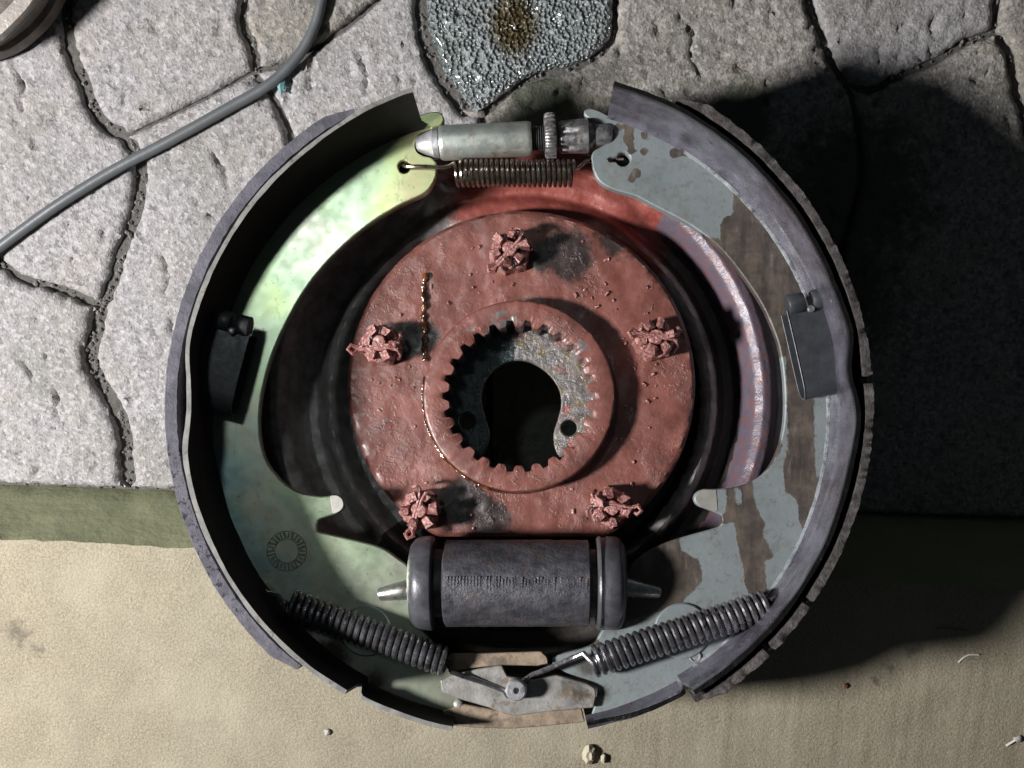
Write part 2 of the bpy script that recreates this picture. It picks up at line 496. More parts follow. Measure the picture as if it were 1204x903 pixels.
M_RIM_R = m.done(c, m.rng(m.noise(16, 5, 0.6, 2), 0.3, 0.7, 0.2, 0.42), 0.5, n2, 0.7, 0.5, 0.12)
m = NM('purple_grey_lining')
c = m.mix(m.rng(m.noise(20, 5, 0.65), 0.3, 0.7), (0.07, 0.068, 0.082), (0.13, 0.125, 0.148))
c = m.mix(m.rng(m.op('ADD', m.attr('chip'), m.op('MULTIPLY', m.op('SUBTRACT', m.noise(7, 5, 0.7, 3), 0.5), 1.6)), 0.5, 0.62), c, (0.022, 0.02, 0.03))
M_LIN_L = m.done(c, 0.8, 0, m.bump(m.noise(6, 5, 0.75), 2.2, 0.8), 0.3)
M_LIN_R = steel('oily_black_lining', (0.035, 0.032, 0.032), (0.10, 0.09, 0.088), (0.35, 0.6), 0.0, 12, 3.5, (0.08, 0.06, 0.05), 0.6, 9.0, 0.25)
M_CLIP = steel('black_oxide_steel', (0.032, 0.036, 0.042), (0.055, 0.058, 0.066), (0.38, 0.55), 0.2, 20, 0.5)
M_CLIP_EDGE = steel('worn_steel_edge', (0.10, 0.105, 0.115), (0.16, 0.165, 0.18), (0.4, 0.55), 0.4, 20, 0.5)
M_SPRING = steel('bronze_spring_steel', (0.22, 0.18, 0.145), (0.40, 0.34, 0.28), (0.16, 0.26), 0.95, 14, 0.4, (0.12, 0.08, 0.055), 0.3)
M_SPRING_D = steel('dark_spring_steel', (0.24, 0.235, 0.25), (0.40, 0.39, 0.41), (0.2, 0.34), 0.9, 14, 0.5, (0.06, 0.05, 0.045), 0.4)
M_SLEEVE = steel('dull_zinc_sleeve', (0.40, 0.45, 0.42), (0.56, 0.58, 0.52), (0.35, 0.5), 0.75, 26, 0.6, (0.30, 0.22, 0.16), 0.25)
M_GEAR = steel('dirty_steel', (0.22, 0.22, 0.23), (0.42, 0.41, 0.40), (0.3, 0.5), 0.75, 9, 1.2, (0.13, 0.09, 0.06), 0.5)
M_DARK = steel('greasy_dark_iron', (0.03, 0.03, 0.032), (0.08, 0.08, 0.08), (0.3, 0.55), 0.4, 14, 1.5)
M_CAST = steel('rough_cast_iron', (0.040, 0.042, 0.052), (0.098, 0.096, 0.11), (0.3, 0.5), 0.3, 16, 2.4, (0.09, 0.062, 0.045), 0.5, 4.6)
M_BOOT = steel('grey_rubber_boot', (0.045, 0.046, 0.054), (0.09, 0.09, 0.10), (0.28, 0.42), 0.2, 24, 0.6)
M_ROD = steel('turned_steel_rod', (0.30, 0.32, 0.30), (0.46, 0.47, 0.44), (0.28, 0.42), 0.85, 14, 0.5, (0.14, 0.10, 0.07), 0.4)
M_ANCHOR = steel('oily_grey_plate', (0.26, 0.255, 0.24), (0.42, 0.41, 0.39), (0.35, 0.55), 0.5, 30, 0.8, (0.22, 0.16, 0.11), 0.6)
M_RUSTPL = steel('rusty_brown_plate', (0.20, 0.155, 0.11), (0.34, 0.26, 0.19), (0.5, 0.7), 0.2, 20, 1.0, (0.12, 0.09, 0.05), 0.5)
M_PIN = steel('pale_steel_pin', (0.36, 0.36, 0.38), (0.50, 0.50, 0.52), (0.35, 0.5), 0.6, 10, 0.8, None, 0.3)
M_STAMP = steel('etched_stamp', (0.16, 0.18, 0.15), (0.22, 0.23, 0.20), (0.5, 0.6), 0.6)
M_SEAM = steel('pale_weld', (0.20, 0.22, 0.235), (0.36, 0.385, 0.40), (0.3, 0.45), 0.3, 16, 1.0, (0.10, 0.09, 0.085), 0.7)
M_TIP = steel('bare_pale_metal', (0.38, 0.37, 0.33), (0.48, 0.46, 0.42), (0.4, 0.5), 0.5, 14, 0.4)

m = NM('backing_plate_paint')
nz = m.op('MULTIPLY', m.op('SUBTRACT', m.noise(30, 6, 0.7, 3), 0.5), 0.9)
c = m.mix(m.rng(m.noise(20, 5, 0.6), 0.3, 0.7), (0.20, 0.185, 0.175), (0.40, 0.385, 0.38))
redc = m.mix(m.rng(m.noise(26, 5, 0.65, 7), 0.3, 0.7), (0.20, 0.045, 0.034), (0.31, 0.088, 0.072))
c = m.mix(m.rng(m.op('ADD', m.attr('red'), nz), 0.4, 0.62), c, redc)
c = m.mix(m.rng(m.op('ADD', m.attr('worn'), nz), 0.45, 0.7), c, m.mix(m.rng(m.noise(12, 5, 0.7, 41), 0.4, 0.65), (0.115, 0.098, 0.13), (0.16, 0.09, 0.095)))
c = m.mix(m.rng(m.op('ADD', m.attr('grease_shade'), nz), 0.35, 0.7, 0, 0.92), c, (0.03, 0.026, 0.02))
n1 = m.bump(m.noise(22, 5, 0.6), 3.0, 0.5); n2 = m.bump(m.noise(7, 5, 0.7, 2), 1.6, 0.5, n1)
M_BACK = m.done(c, m.rng(m.noise(18, 4, 0.6, 6), 0.3, 0.7, 0.28, 0.5), 0.1, n2, 0.6)

m = NM('oil'); M_OIL = m.done(m.mix(m.rng(m.noise(20, 3), 0.4, 0.6), (0.03, 0.012, 0.004), (0.16, 0.05, 0.015)), 0.06, 0, m.bump(m.noise(7, 3), 2.5), 0.9, 1.0, 0.03)
m = NM('grey_cable_sheath'); M_CABLE = m.done(m.mix(m.noise(60, 5, 0.6), (0.06, 0.066, 0.07), (0.105, 0.113, 0.12)), 0.45, 0, m.bump(m.noise(9, 4, 0.6), 0.8, 0.4), 0.5)
M_DRUM = steel('tan_scraped_iron', (0.07, 0.06, 0.05), (0.16, 0.14, 0.12), (0.45, 0.7), 0.2, 34, 2.0, (0.16, 0.10, 0.06), 0.5)
M_DRUM_TOP = steel('worn_drum_face', (0.17, 0.155, 0.14), (0.27, 0.25, 0.225), (0.4, 0.6), 0.3, 30, 1.0, (0.25, 0.17, 0.11), 0.2)
m = NM('green_glass'); M_GLASS = m.done((0.35, 0.62, 0.66), 0.05, 0, None, 0.6, 1.0); m.b.inputs['Transmission Weight'].default_value = 0.5
m = NM('pale_crumb'); M_CRUMB = m.done(m.mix(m.noise(6), (0.40, 0.36, 0.26), (0.50, 0.45, 0.35)), 0.8, 0, m.bump(m.noise(5), 1.5))
m = NM('joint_grit_stone'); M_GRIT = m.done(m.mix(m.noise(5), (0.07, 0.065, 0.06), (0.24, 0.23, 0.22)), 0.9)
m = NM('grey_pebble'); M_PEB = m.done(m.mix(m.noise(5), (0.25, 0.22, 0.2), (0.50, 0.47, 0.44)), 0.8, 0, m.bump(m.noise(4), 1.5))
m = NM('straw'); M_STRAW = m.done((0.72, 0.70, 0.62), 0.6)
m = NM('brown_twig'); M_TWIG = m.done((0.22, 0.12, 0.08), 0.8)

# ================================================================= SETTING
# ---- concrete paving stones laid in crazy paving
A1 = [(70, -60), (78, 45), (95, 95), (115, 140), (146, 160)]
A2 = [(146, 160), (160, 185), (164, 215), (158, 245), (147, 280), (139, 300), (130, 333), (116, 360)]
A3 = [(116, 360), (113, 383), (104, 416), (116, 450), (134, 481), (145, 508), (147, 534), (149, 569)]
Bl = [(116, 360), (95, 352), (60, 338), (25, 330), (0, 312), (-60, 285)]
Cl = [(146, 160), (186, 141), (216, 126), (245, 112), (266, 100), (297, 83)]
D1 = [(297, 83), (300, 70), (295, 50), (283, 25), (286, 0), (290, -60)]
D2 = [(297, 83), (318, 112), (333, 140), (342, 170), (360, 240), (372, 330), (380, 440), (390, 582)]
El = [(297, 83), (345, 71), (375, 52), (402, 33), (440, 2), (490, -60)]
Fl = [(488, -60), (494, 0), (499, 43), (513, 78), (527, 103), (548, 131)]
Ol = [(548, 131), (566, 133), (600, 107), (626, 91), (690, 72), (719, 46), (723, 10), (726, -60)]
Fs = [(566, 133), (570, 180), (560, 260), (575, 330)]
Rl = [(575, 330), (650, 322), (740, 330), (860, 320), (985, 332)]
Rv = [(700, 326), (712, 430), (705, 593)]
Hl = [(948, -60), (953, 0), (965, 35), (981, 75), (998, 99)]
H2 = [(998, 99), (1006, 130), (1013, 200), (1003, 250), (990, 290), (985, 332)]
H3 = [(985, 332), (1000, 420), (990, 500), (1000, 605)]
Il = [(998, 99), (1026, 106), (1056, 90), (1103, 71), (1136, 50), (1172, 37)]
J1 = [(1172, 37), (1175, 0), (1178, -60)]
J2 = [(1172, 37), (1190, 64), (1196, 100), (1206, 132), (1225, 200), (1290, 290)]
def kline(x): return 571 + 0.034 * x
def seg(pts, hw, rev=False):
    p = resample(np.array(smooth_open(pts, 6)), 5, False)
    if rev: p = p[::-1]
    return [(x, y, hw) for x, y in p]
def straight(a, b, hw=0): return seg([a, ((a[0]+b[0])/2, (a[1]+b[1])/2), b], hw)
kerb_gap = 3
STONES = [
    ('pale', seg(A1, 7) + seg(A2, 7) + seg(Bl, 5) + straight((-60, 285), (-60, -60)) + straight((-60, -60), (70, -60))),
    ('pale', seg(Cl, 2) + seg(D1, 5) + straight((290, -60), (70, -60)) + seg(A1, 7)),
    ('pale', seg(Bl, 5, True) + seg(A3, 9) + straight((149, kline(149)), (-60, kline(-60)), kerb_gap) + straight((-60, kline(-60)), (-60, 285))),
    ('pale', seg(Cl, 2, True) + seg(A2, 7) + seg(A3, 8) + straight((149, kline(149)), (390, kline(390)), kerb_gap) + seg(D2, 4, True)),
    ('brown', seg(D1, 5) + straight((290, -60), (490, -60)) + seg(El, 3, True)),
    ('pale', seg(El, 3) + seg(Fl, 8) + straight((548, 131), (566, 133), 3) + seg(Fs, 4) + straight((575, 330), (575, kline(575)), 4) + straight((575, kline(575)), (390, kline(390)), kerb_gap) + seg(D2, 4, True)),
    ('oily', seg(Fl, 6) + seg(Ol, 3) + straight((726, -60), (488, -60))),
    ('brown', seg(Ol, 4) + straight((726, -60), (948, -60)) + seg(Hl, 5) + seg(H2, 3) + seg(Rl, 3, True) + seg(Fs, 4, True)),
    ('brown', seg(Rl[:2] + [(700, 326)], 3) + seg(Rv, 3) + straight((705, kline(705)), (575, kline(575)), kerb_gap) + straight((575, kline(575)), (575, 330), 4)),
    ('brown', seg([(700, 326), (740, 330), (860, 320), (985, 332)], 3) + seg(H3, 3) + straight((1000, kline(1000)), (705, kline(705)), kerb_gap) + seg(Rv, 3, True)),
    ('pale', seg(Hl, 5, True) + straight((948, -60), (1178, -60)) + seg(J1, 5, True) + seg(Il, 4, True)),
    ('brown', seg(Il, 4) + seg(J2, 5) + straight((1290, 290), (1290, kline(1290))) + straight((1290, kline(1290)), (1000, kline(1000)), kerb_gap) + seg(H3, 3, True) + seg(H2, 3, True)),
    ('brown', seg(J1, 5, True)[::1] + seg(J2, 5) + straight((1290, 290), (1290, -60)) + straight((1290, -60), (1178, -60))),
]
STONES[12] = ('brown', seg(J1, 5, True) + seg(J2, 5) + straight((1290, 290), (1290, -60)) + straight((1290, -60), (1178, -60)))

ku = (G(1204, kline(1204)) - G(0, kline(0))); ku.z = 0
kdir = ku.normalized(); kperp = Vector((kdir.y, -kdir.x, 0))       # away from the stones
kbase = G(0, kline(0))
bedV, bedF, nb = [], [], 40
for j in range(nb + 1):
    for i in range(nb + 1):
        p = kbase + kdir * (-700 + 2700 * i / nb) - kperp * (-60 + 1500 * j / nb)
        bedV.append((p.x, p.y, -14 + 5 * noise.noise(p / 30)))
for j in range(nb):
    for i in range(nb):
        a = j*(nb+1)+i; bedF.append((a, a+nb+1, a+nb+2, a+1))
pavement = obj('pavement', bedV, bedF, M_SOIL, frame='world', props=dict(kind='structure', label='crazy paving of pale rough concrete stones with dark open joints', category='paving'))

CRACKS = []
for pl in ([(13, 66), (16, 80), (22, 92), (27, 104), (23, 114), (25, 132)], [(60, 455), (68, 470), (66, 486), (76, 500)], [(250, 180), (262, 196), (268, 220)],
           [(800, 20), (815, 40), (812, 64), (826, 90)], [(1110, 10), (1096, 28), (1100, 44)], [(420, 60), (432, 84), (430, 108)], [(20, 420), (32, 432), (38, 448)], [(190, 300), (198, 322), (194, 345)]):
    q = resample(np.array(smooth_open(pl, 8)), 2.0, False)
    CRACKS.append(np.array([(g.x + 2.2*noise.noise(Vector((g.x/5, g.y/5, 1))), g.y + 2.2*noise.noise(Vector((g.x/5, g.y/5, 7)))) for g in (G(x, y) for x, y in q)]))
def build_stone(idx, kind, pts):
    px = np.array(pts)
    w = np.array([tuple(G(x, y))[:2] for x, y, _ in px])
    hw = px[:, 2] * 1.22
    d = np.hypot(*(w - np.roll(w, 1, axis=0)).T)
    w, hw = w[d > 0.5], hw[d > 0.5]
    if area2(w) < 0: w, hw = w[::-1].copy(), hw[::-1].copy()
    q = resample(np.column_stack([w, hw]), 5.0)
    l, h = q[:, :2], q[:, 2]
    nrm = normals(l)
    for _ in range(3): nrm = (np.roll(nrm, 1, 0) + nrm + np.roll(nrm, -1, 0)); nrm /= np.hypot(nrm[:,0], nrm[:,1])[:,None]
    jit = np.array([noise.fractal(Vector((p[0]/9, p[1]/9, idx*3.3)), 0.7, 2, 4) for p in l])
    jit2 = np.array([noise.noise(Vector((p[0]/34, p[1]/34, idx*7.3))) for p in l])
    amt = np.where(h > 0, np.minimum(2.6, 0.8 + h*0.3), 0.0)
    l = l - nrm * (h + amt * (jit + 0.6 * jit2))[:, None]
    rv, T, n = triangulate([l], 5.0)
    dist = edge_dist([l], rv)
    big = (12.0 if kind == 'oily' else 7.0)
    z = np.empty(len(rv))
    off = {'oily': 4.0}.get(kind, 0.0) + (idx * 37 % 5 - 2) * 0.8
    for i, (x, y) in enumerate(rv):
        e = math.exp(-dist[i] / 3.6)
        z[i] = off - 6.5 * e ** 1.5 * (1 + 0.5 * noise.noise(Vector((x/12, y/12, idx)))) + 2.2 * noise.fractal(Vector((x/70, y/70, idx)), 0.8, 2, 3) + 1.1 * noise.fractal(Vector((x/14, y/14, idx)), 0.7, 2, 4)
        pit = noise.noise(Vector((x/16, y/16, 40 + idx)))
        if pit > 0.38: z[i] -= min(6, (pit - 0.38) * 30)
        pit = noise.noise(Vector((x/7, y/7, 80 + idx))) + 0.35*noise.noise(Vector((x/60, y/60, idx)))
        if pit > 0.46: z[i] -= min(5.0, (pit - 0.46) * 34)
    for cr in CRACKS:
        near = (np.abs(rv - cr.mean(0)).max(1) < 140)
        if near.any():
            dcr = np.min([np.hypot(*(rv - q).T) for q in cr], axis=0)
            z -= 7.0*np.exp(-(dcr/2.6)**2)
    V = [(x, y, zz) for (x, y), zz in zip(rv, z)]
    F = [tuple(t) for t in T]
    m0 = len(V)
    V += [(x - nx*-0.8, y - ny*-0.8, -14) for (x, y), (nx, ny) in zip(l, nrm)] + [(x, y, -30) for x, y in l]
    for i in range(n):
        j = (i + 1) % n
        F.append((i, m0+i, m0+j, j)); F.append((m0+i, m0+n+i, m0+n+j, m0+j))
    g = np.zeros(len(V)); am = np.zeros(len(V))
    for i, v in enumerate(V):
        # oil spilt on the stones around and behind the brake's top
        gx, gy = v[0], v[1]
        e = 0.0
        for (cx, cy, r) in GREASE:
            e = max(e, 1.0 - math.hypot(gx - cx, gy - cy) / r)
        g[i] = max(0.0, e)
        am[i] = max(0.0, 1.0 - math.hypot((gx - AMB.x) / 62, (gy - AMB.y) / 75))
    mat = {'pale': M_STONE, 'brown': M_STONE2, 'oily': M_OILY}[kind]
    obj('paving_stone', V, F, mat, pavement, frame='world', ang=60, attrs={'grease_shade': g, 'amber': am})
AMB = G(604, 30)
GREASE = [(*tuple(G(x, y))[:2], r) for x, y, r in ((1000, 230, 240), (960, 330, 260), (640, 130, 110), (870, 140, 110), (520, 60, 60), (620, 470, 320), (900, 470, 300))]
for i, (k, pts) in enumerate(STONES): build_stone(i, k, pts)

# grit lying in the open joints
mb = MB()
gr_ = random.Random(5)
def kl(a, b): return [(x, kline(x) - 2) for x in np.linspace(a, b, 6)]
for pl, wd, cnt in ((A1, 6, 34), (A2, 8, 60), (A3, 9, 90), (Bl, 5, 26), (D1, 5, 22), (Fl, 9, 44), (Hl, 6, 26), (Il, 4, 20), (J1, 6, 14), (J2, 6, 24), (Ol, 4, 26), (kl(0, 200), 3, 30)):
    q = resample(np.array(smooth_open(pl, 6)), 2.0, False)
    for _ in range(cnt):
        x, y = q[gr_.randrange(len(q))]
        g = G(x + gr_.gauss(0, wd*0.35), y + gr_.gauss(0, wd*0.35))
        rad = gr_.choice((1.2, 1.6, 2.0, 2.6, 3.4))
        VV = []
        for d in ((1,0,0),(-1,0,0),(0,1,0),(0,-1,0),(0,0,1),(0,0,-1)):
            k_ = rad*gr_.uniform(0.7, 1.3)
            VV.append((g.x + d[0]*k_ + gr_.uniform(-.4, .4), g.y + d[1]*k_, -12.5 + d[2]*k_*0.8 + rad*0.4))
        mb.add((VV, [(0,2,4),(2,1,4),(1,3,4),(3,0,4),(2,0,5),(1,2,5),(3,1,5),(0,3,5)]))
obj('joint_grit', mb.V, mb.F, M_GRIT, pavement, frame='world', ang=25, props=dict(kind='stuff'))

# ---- the rendered step the brake leans on
kt0, kt1 = G(0, 634, STEP_H), G(1204, 693, STEP_H)
V, F, MI, stain = [], [], [], []
NU = 240
rows = []
for k in range(9): rows.append(('r', k / 8))
for k in range(58): rows.append(('t', 4 + 5.0 * k + 0.22 * k * k))
SMEARS = [(*tuple(G(x, y, STEP_H))[:2], r, a) for x, y, r, a in ((20, 745, 42, .8), (45, 765, 28, .7), (1045, 785, 20, .9), (1075, 765, 24, .9), (1030, 800, 14, 1.0), (993, 806, 9, .9), (10, 800, 30, .4), (1100, 705, 34, .35), (705, 885, 22, .45))]
for r, (kind, t) in enumerate(rows):
    for i in range(NU + 1):
        f = -0.45 + 1.9 * i / NU
        b = kbase + ku * f; e = kt0 + (kt1 - kt0) * f
        if kind == 'r':
            p = b.lerp(e, t); p.z = STEP_H * t * 0.985 - (30 if r == 0 else 0)
            out = 2.2 * noise.fractal(Vector((p.x/40, p.z/30, 5)), 0.8, 2, 3)
            if r == 8: out += 2.0 * noise.fractal(Vector((p.x/7, 3, 5)), 0.6, 2, 3)
            p = p - kperp * out
        else:
            p = e + kperp * t
            wob = 1.8 * noise.fractal(Vector((p.x/7, 3, 8)), 0.6, 2, 3) * math.exp(-t/12)
            p = p + kperp * wob
            p.z = STEP_H + 2.0 * noise.fractal(Vector((p.x/60, p.y/60, 2)), 0.8, 2, 3) + 0.7 * noise.fractal(Vector((p.x/9, p.y/9, 6)), 0.7, 2, 3) - 2.5 * math.exp(-(t-4) / 5)
            # faint woven imprint towards the lower right
            wx, wy = p.dot(kdir), p.dot(kperp)
            m_ = min(1, max(0, (p.x - 40) / 160)) * min(1, max(0, (wy - kt0.dot(kperp) - 80) / 60))
            p.z += 1.5 * m_ * (math.sin(wx / 3.9 + 0.6*noise.noise(p/25)) + 0.6*math.sin(wy / 4.2))
        V.append(tuple(p))
        s_ = 0
        for (sx, sy, sr, sa) in SMEARS: s_ = max(s_, sa * (1 - math.hypot(p.x-sx, p.y-sy) / sr))
        stain.append(max(0, s_) if kind == 't' else 0)
for r in range(len(rows) - 1):
    for i in range(NU):
        a = r*(NU+1)+i
        F.append((a, a+1, a+NU+2, a+NU+1)); MI.append(1 if r < 8 else 0)
obj('concrete_step', V, F, [M_SAND, M_OLIVE], None, frame='world', ang=50, mat_idx=MI, attrs={'stain': stain},
    props=dict(kind='structure', label='sandy rendered step with olive painted front edge under the brake', category='step'))

# ---- cable
path = smooth_open([(-60, 335), (-20, 306), (0, 290), (60, 246), (130, 202), (200, 165), (270, 126), (318, 98), (350, 66), (368, 35), (378, 0), (384, -40), (386, -70)], 14)
rc = 6.8
pts = [G(x, y, rc + 3) for x, y in path]
for i, p in enumerate(pts): p.z = rc + 2.5 + 1.0 * noise.noise(Vector((i * 0.12, 0, 0)))
V, F = tube_vf(pts, rc, 18)
obj('power_cable', V, F, M_CABLE, None, frame='world', ang=70, props=dict(label='grey rubber sheathed cable curving across the paving stones', category='cable'))

# ---- rim of a drum at the picture's upper left corner
dc = G(-62, -92)
R0 = (G(45, 47) - dc).length
V, F = [], []
prof = [(R0-30, 3), (R0, 3), (R0+3, 8), (R0+1, 28), (R0-5, 32), (R0-5, 62), (R0+4, 68), (R0+5, 78), (R0+1, 84), (R0-14, 86), (R0-17, 82), (R0-19, 60), (R0-60, 52), (R0-64, 50), (0.5, 49)]
n = 140
for r, z in prof:
    for i in range(n):
        a = 2*math.pi*i/n
        j = 1.2*noise.noise(Vector((math.cos(a)*4, math.sin(a)*4, z/15)))
        V.append((dc.x + (r+j)*math.cos(a), dc.y + (r+j)*math.sin(a), z + 5))
MI = []
for k in range(len(prof)-1):
    for i in range(n):
        j = (i+1) % n
        F.append((k*n+i, k*n+j, (k+1)*n+j, (k+1)*n+i)); MI.append(1 if 7 <= k <= 9 else 0)
drum = obj('brake_drum', V, F, [M_DRUM, M_DRUM_TOP], None, frame='world', mat_idx=MI, props=dict(label='rusty tan drum lying on the paving in the corner of the picture', category='drum'))
V, F = revolve_vf([(0, 13), (5, 13), (6, 12), (6, 6), (1, 6)], Vector((dc.x + 130, dc.y - 90, 57)), Vector((dc.x + 130, dc.y - 90, 80)), 24)
obj('bolt_boss', V, F, M_DRUM, drum, frame='world')

# ================================================================= THE BRAKE
brake = empty('drum_brake', to_world((0, -13, -150)), label='greasy drum brake with two shoes, red hub and springs leaning on the step', category='drum brake')

# ---- backing plate
bc = Vector((7.5, -30.0, 0))
bb = Vector((8.5, -7.0, 0))
def bp_height(r_, x, y):
    r = math.hypot(x - bb.x, y - bb.y); a = math.atan2(y - bb.y, x - bb.x)
    pr = [(0, -134), (190, -134), (222, -130), (228, -112), (234, -96), (240, -92), (247, -98), (254, -116), (262, -128), (274, -128), (281, -118), (286, -100), (293, -84), (303, -77), (313, -79), (322, -88), (328, -102), (336, -122), (342, -126), (346, -121), (350, -117), (352, -121)]
    z = float(np.interp(r, [p[0] for p in pr], [p[1] for p in pr]))
    deg = math.degrees(a) % 360
    w = lambda lo, hi, s: max(0, min(1, (deg-lo)/s)) * max(0, min(1, (hi-deg)/s))
    b = w(44, 128, 20); b = b*b*(3-2*b)
    if b > 0 and r > 200:
        e = max(0, min(1, (r - 206) / 22)); e = e*e*(3-2*e)
        land = -134 + (46 if r < 338 else 46 - (r-338)*0.9) * e - 9*math.exp(-((r-258)/9.0)**2)
        z = max(z, z*(1-b) + land*b)
    if r_ > 338: z = z + (-120 - z) * min(1, (r_ - 338) / 6)
    return z
rr = [100, 150, 190, 200] + list(np.arange(206, 352, 2.2)) + [352]
rr = sorted(set(float(x) for x in rr if x <= 352))
na = 420
V, F, red, worn, grease_shade = [], [], [], [], []
for r in rr:
    for i in range(na):
        a = 2*math.pi*i/na
        x, y = bc.x + r*math.cos(a), bc.y + r*math.sin(a)
        z = bp_height(r, x, y) + 1.6*noise.fractal(Vector((x/40, y/40, 3)), 0.8, 2, 3)
        V.append((x, y, z))
        rb_ = math.hypot(x - bb.x, y - bb.y)
        deg = (math.degrees(math.atan2(y - bb.y, x - bb.x)) + 180) % 360 - 180
        rd_ = min(1, max(0, (deg - 22) / 40)) * min(1, max(0, (124 - deg) / 26)); red.append(max(rd_, 0.08, 0.75*max(0, 1 - abs(deg + 20)/24)*max(0, 1 - abs(rb_ - 290)/12) + 0.1))
        worn.append(math.exp(-((rb_-300)/(30.0 if -40 < deg < 60 else 17.0))**2) * (1.2 if -40 < deg < 52 else 0.35))
        g = 0.72 if rb_ < 281 else 0.05
        if 229 < rb_ < 250: g = 0.12
        if 40 < deg < 126 and rb_ > 214: t_ = min(1, (deg-40)/22, (126-deg)/16); g = g*(1-t_) + 0.12*t_
        if deg >= 118 or deg < -130: g = 0.02 + 0.3*(rb_ < 226)
        if deg > 100 and rb_ > 320: g = 0.6
        if -135 < deg < -45: g = 1.1  # shade under the wheel cylinder painted black
        if (250 < rb_ < 281 or rb_ < 229) and -45 <= deg < 44: g = 0.95  # flange's shadow in the right-hand well painted dark
        grease_shade.append(g)
for k in range(len(rr)-1):
    for i in range(na):
        j = (i+1) % na
        F.append((k*na+i, (k+1)*na+i, (k+1)*na+j, k*na+j))
base = len(V)                                             # outer edge and underside
for r, z in ((352.5, -128), (347, -146), (100, -146)):
    for i in range(na):
        a = 2*math.pi*i/na; V.append((bc.x + r*math.cos(a), bc.y + r*math.sin(a), z)); red.append(0); worn.append(0); grease_shade.append(0.6)
prev = (len(rr)-1)*na
for q in range(3):
    cur = base + q*na
    for i in range(na):
        j = (i+1) % na; F.append((prev+i, cur+i, cur+j, prev+j))
    prev = cur
for i in range(na): F.append((prev+i, i, (i+1) % na, prev+(i+1) % na))
obj('backing_plate', V, F, M_BACK, brake, attrs={'red': red, 'worn': worn, 'grease_shade': grease_shade})

# ---- flange, hub, inner plate, tube
ZF = -60.0
fc = P(613, 452, ZF)
fr = 205 * (D - ZF) / D
cut = P(0, 631, ZF).y
pts = []
for i in range(200):
    a = 2*math.pi*i/200
    x, y = fc.x + fr*math.cos(a), fc.y + fr*math.sin(a)
    pts.append((x, max(y, cut)))
pts = np.array(pts)
hc = P(610, 465, -28)
holeloop = [(hc.x + 104*math.cos(2*math.pi*i/60), hc.y + 104*math.sin(2*math.pi*i/60)) for i in range(60)]
def flange_z(x, y):
    return 1.5*noise.fractal(Vector((x/26, y/26, 1)), 0.7, 2, 4) + 0.7*noise.noise(Vector((x/5, y/5, 9)))
V, F = plate_vf(pts, [holeloop], ZF, 72, 5.0, 5.0, flange_z, 5.0, raw=True)
NUTS = [(600, 300, 0.3), (450, 408, 1.0), (496, 600, 0.1), (717, 597, 0.6), (768, 401, 0.15)]
nutp = [P(x, y, ZF + 14) for x, y, _ in NUTS]
bare, grease_shade = [], []
for x, y, z in V:
    px_, py_ = CX + (x - NX*ZF/D)*D/(D-ZF), CY - (y - NY*ZF/D)*D/(D-ZF)
    g = 0.0
    for (gx, gy, gr, ga) in ((668, 300, 52, .85), (640, 300, 34, .9), (545, 590, 46, .95), (575, 605, 44, .8), (478, 400, 34, .95), (505, 395, 30, .7), (455, 520, 55, .34), (690, 610, 26, .45), (600, 350, 36, .3), (760, 300, 60, .45), (720, 285, 40, .6), (430, 470, 60, .3), (470, 625, 30, .6), (640, 560, 40, .2)):  # grease beside the nuts, with their cast shadows painted in
        g = max(g, ga*1.5*(1 - math.hypot(px_-gx, py_-gy)/gr))
    grease_shade.append(max(0, g))
    b = max(0, 0.5*(1 - math.hypot(px_-440, py_-500)/90), 0.5*(1 - math.hypot(px_-600, py_-600)/50), 0.45*(1-math.hypot(px_-610, py_-335)/40))
    rad_ = math.hypot(x - fc.x, y - fc.y); ang_ = math.atan2(y - fc.y, x - fc.x)
    grease_shade[-1] = max(grease_shade[-1], 0.42*max(0, (rad_ - 188)/26), 0.30*max(0, 1 - abs(rad_ - 126)/14), 0.22*max(0, math.cos(ang_ - 0.2))*(rad_ > 150), 0.3*max(0, 1 - abs(ang_ - 2.6)/0.5)*(rad_ > 180))  # darker at the outer edge, hub foot and right side
    if z < ZF - 6: b = 0.2; grease_shade[-1] = 0.7
    bare.append(b)
flange = obj('axle_flange', V, F, M_RED, brake, attrs={'bare': bare, 'grease_shade': grease_shade})

NT, seg_n = 26, 26*12
ZH = -34.0
def spline_r(a):
    s_ = math.cos(a * NT)
    s_ = math.tanh(3.4*(s_ - 0.15)) / math.tanh(3.4)
    return 87.5 + 3.9 * s_
ringdef = [(120, ZF-6), (117.5, ZF+2), (116, ZF+5), (115.5, ZH-3), (114.6, ZH-0.8), (112.5, ZH), (103, ZH+0.3), (98, ZH+0.2), ('s0', ZH-0.4), ('s1', ZH-2.5), ('s1', -70), ('s1', -112), (108, -116), (112, -100)]
V, F, bare, grease_shade = [], [], [], []
for rd, z in ringdef:
    for i in range(seg_n):
        a = 2*math.pi*i/seg_n
        r = rd if not isinstance(rd, str) else spline_r(a) + (1.6 if rd == 's0' else 0)
        x, y = hc.x + r*math.cos(a), hc.y + r*math.sin(a)
        zz = z + (0.9*noise.fractal(Vector((x/14, y/14, 3)), 0.7, 2, 3) if z > -40 else 0)
        V.append((x, y, zz))
        deg = math.degrees(a)
        b = 0.0
        if isinstance(rd, str) or rd < 104: b = 0.25 + 0.35*max(0, 1-abs(deg-105)/38) + 0.25*max(0, 1-abs(deg-40)/40)
        bare.append(b if z > -36 else 0.55)
        grease_shade.append(0.0 if z > -36 else (0.65 if 60 < deg < 300 else 0.1))  # walls below the top are darker on the left half
m_ = len(ringdef)
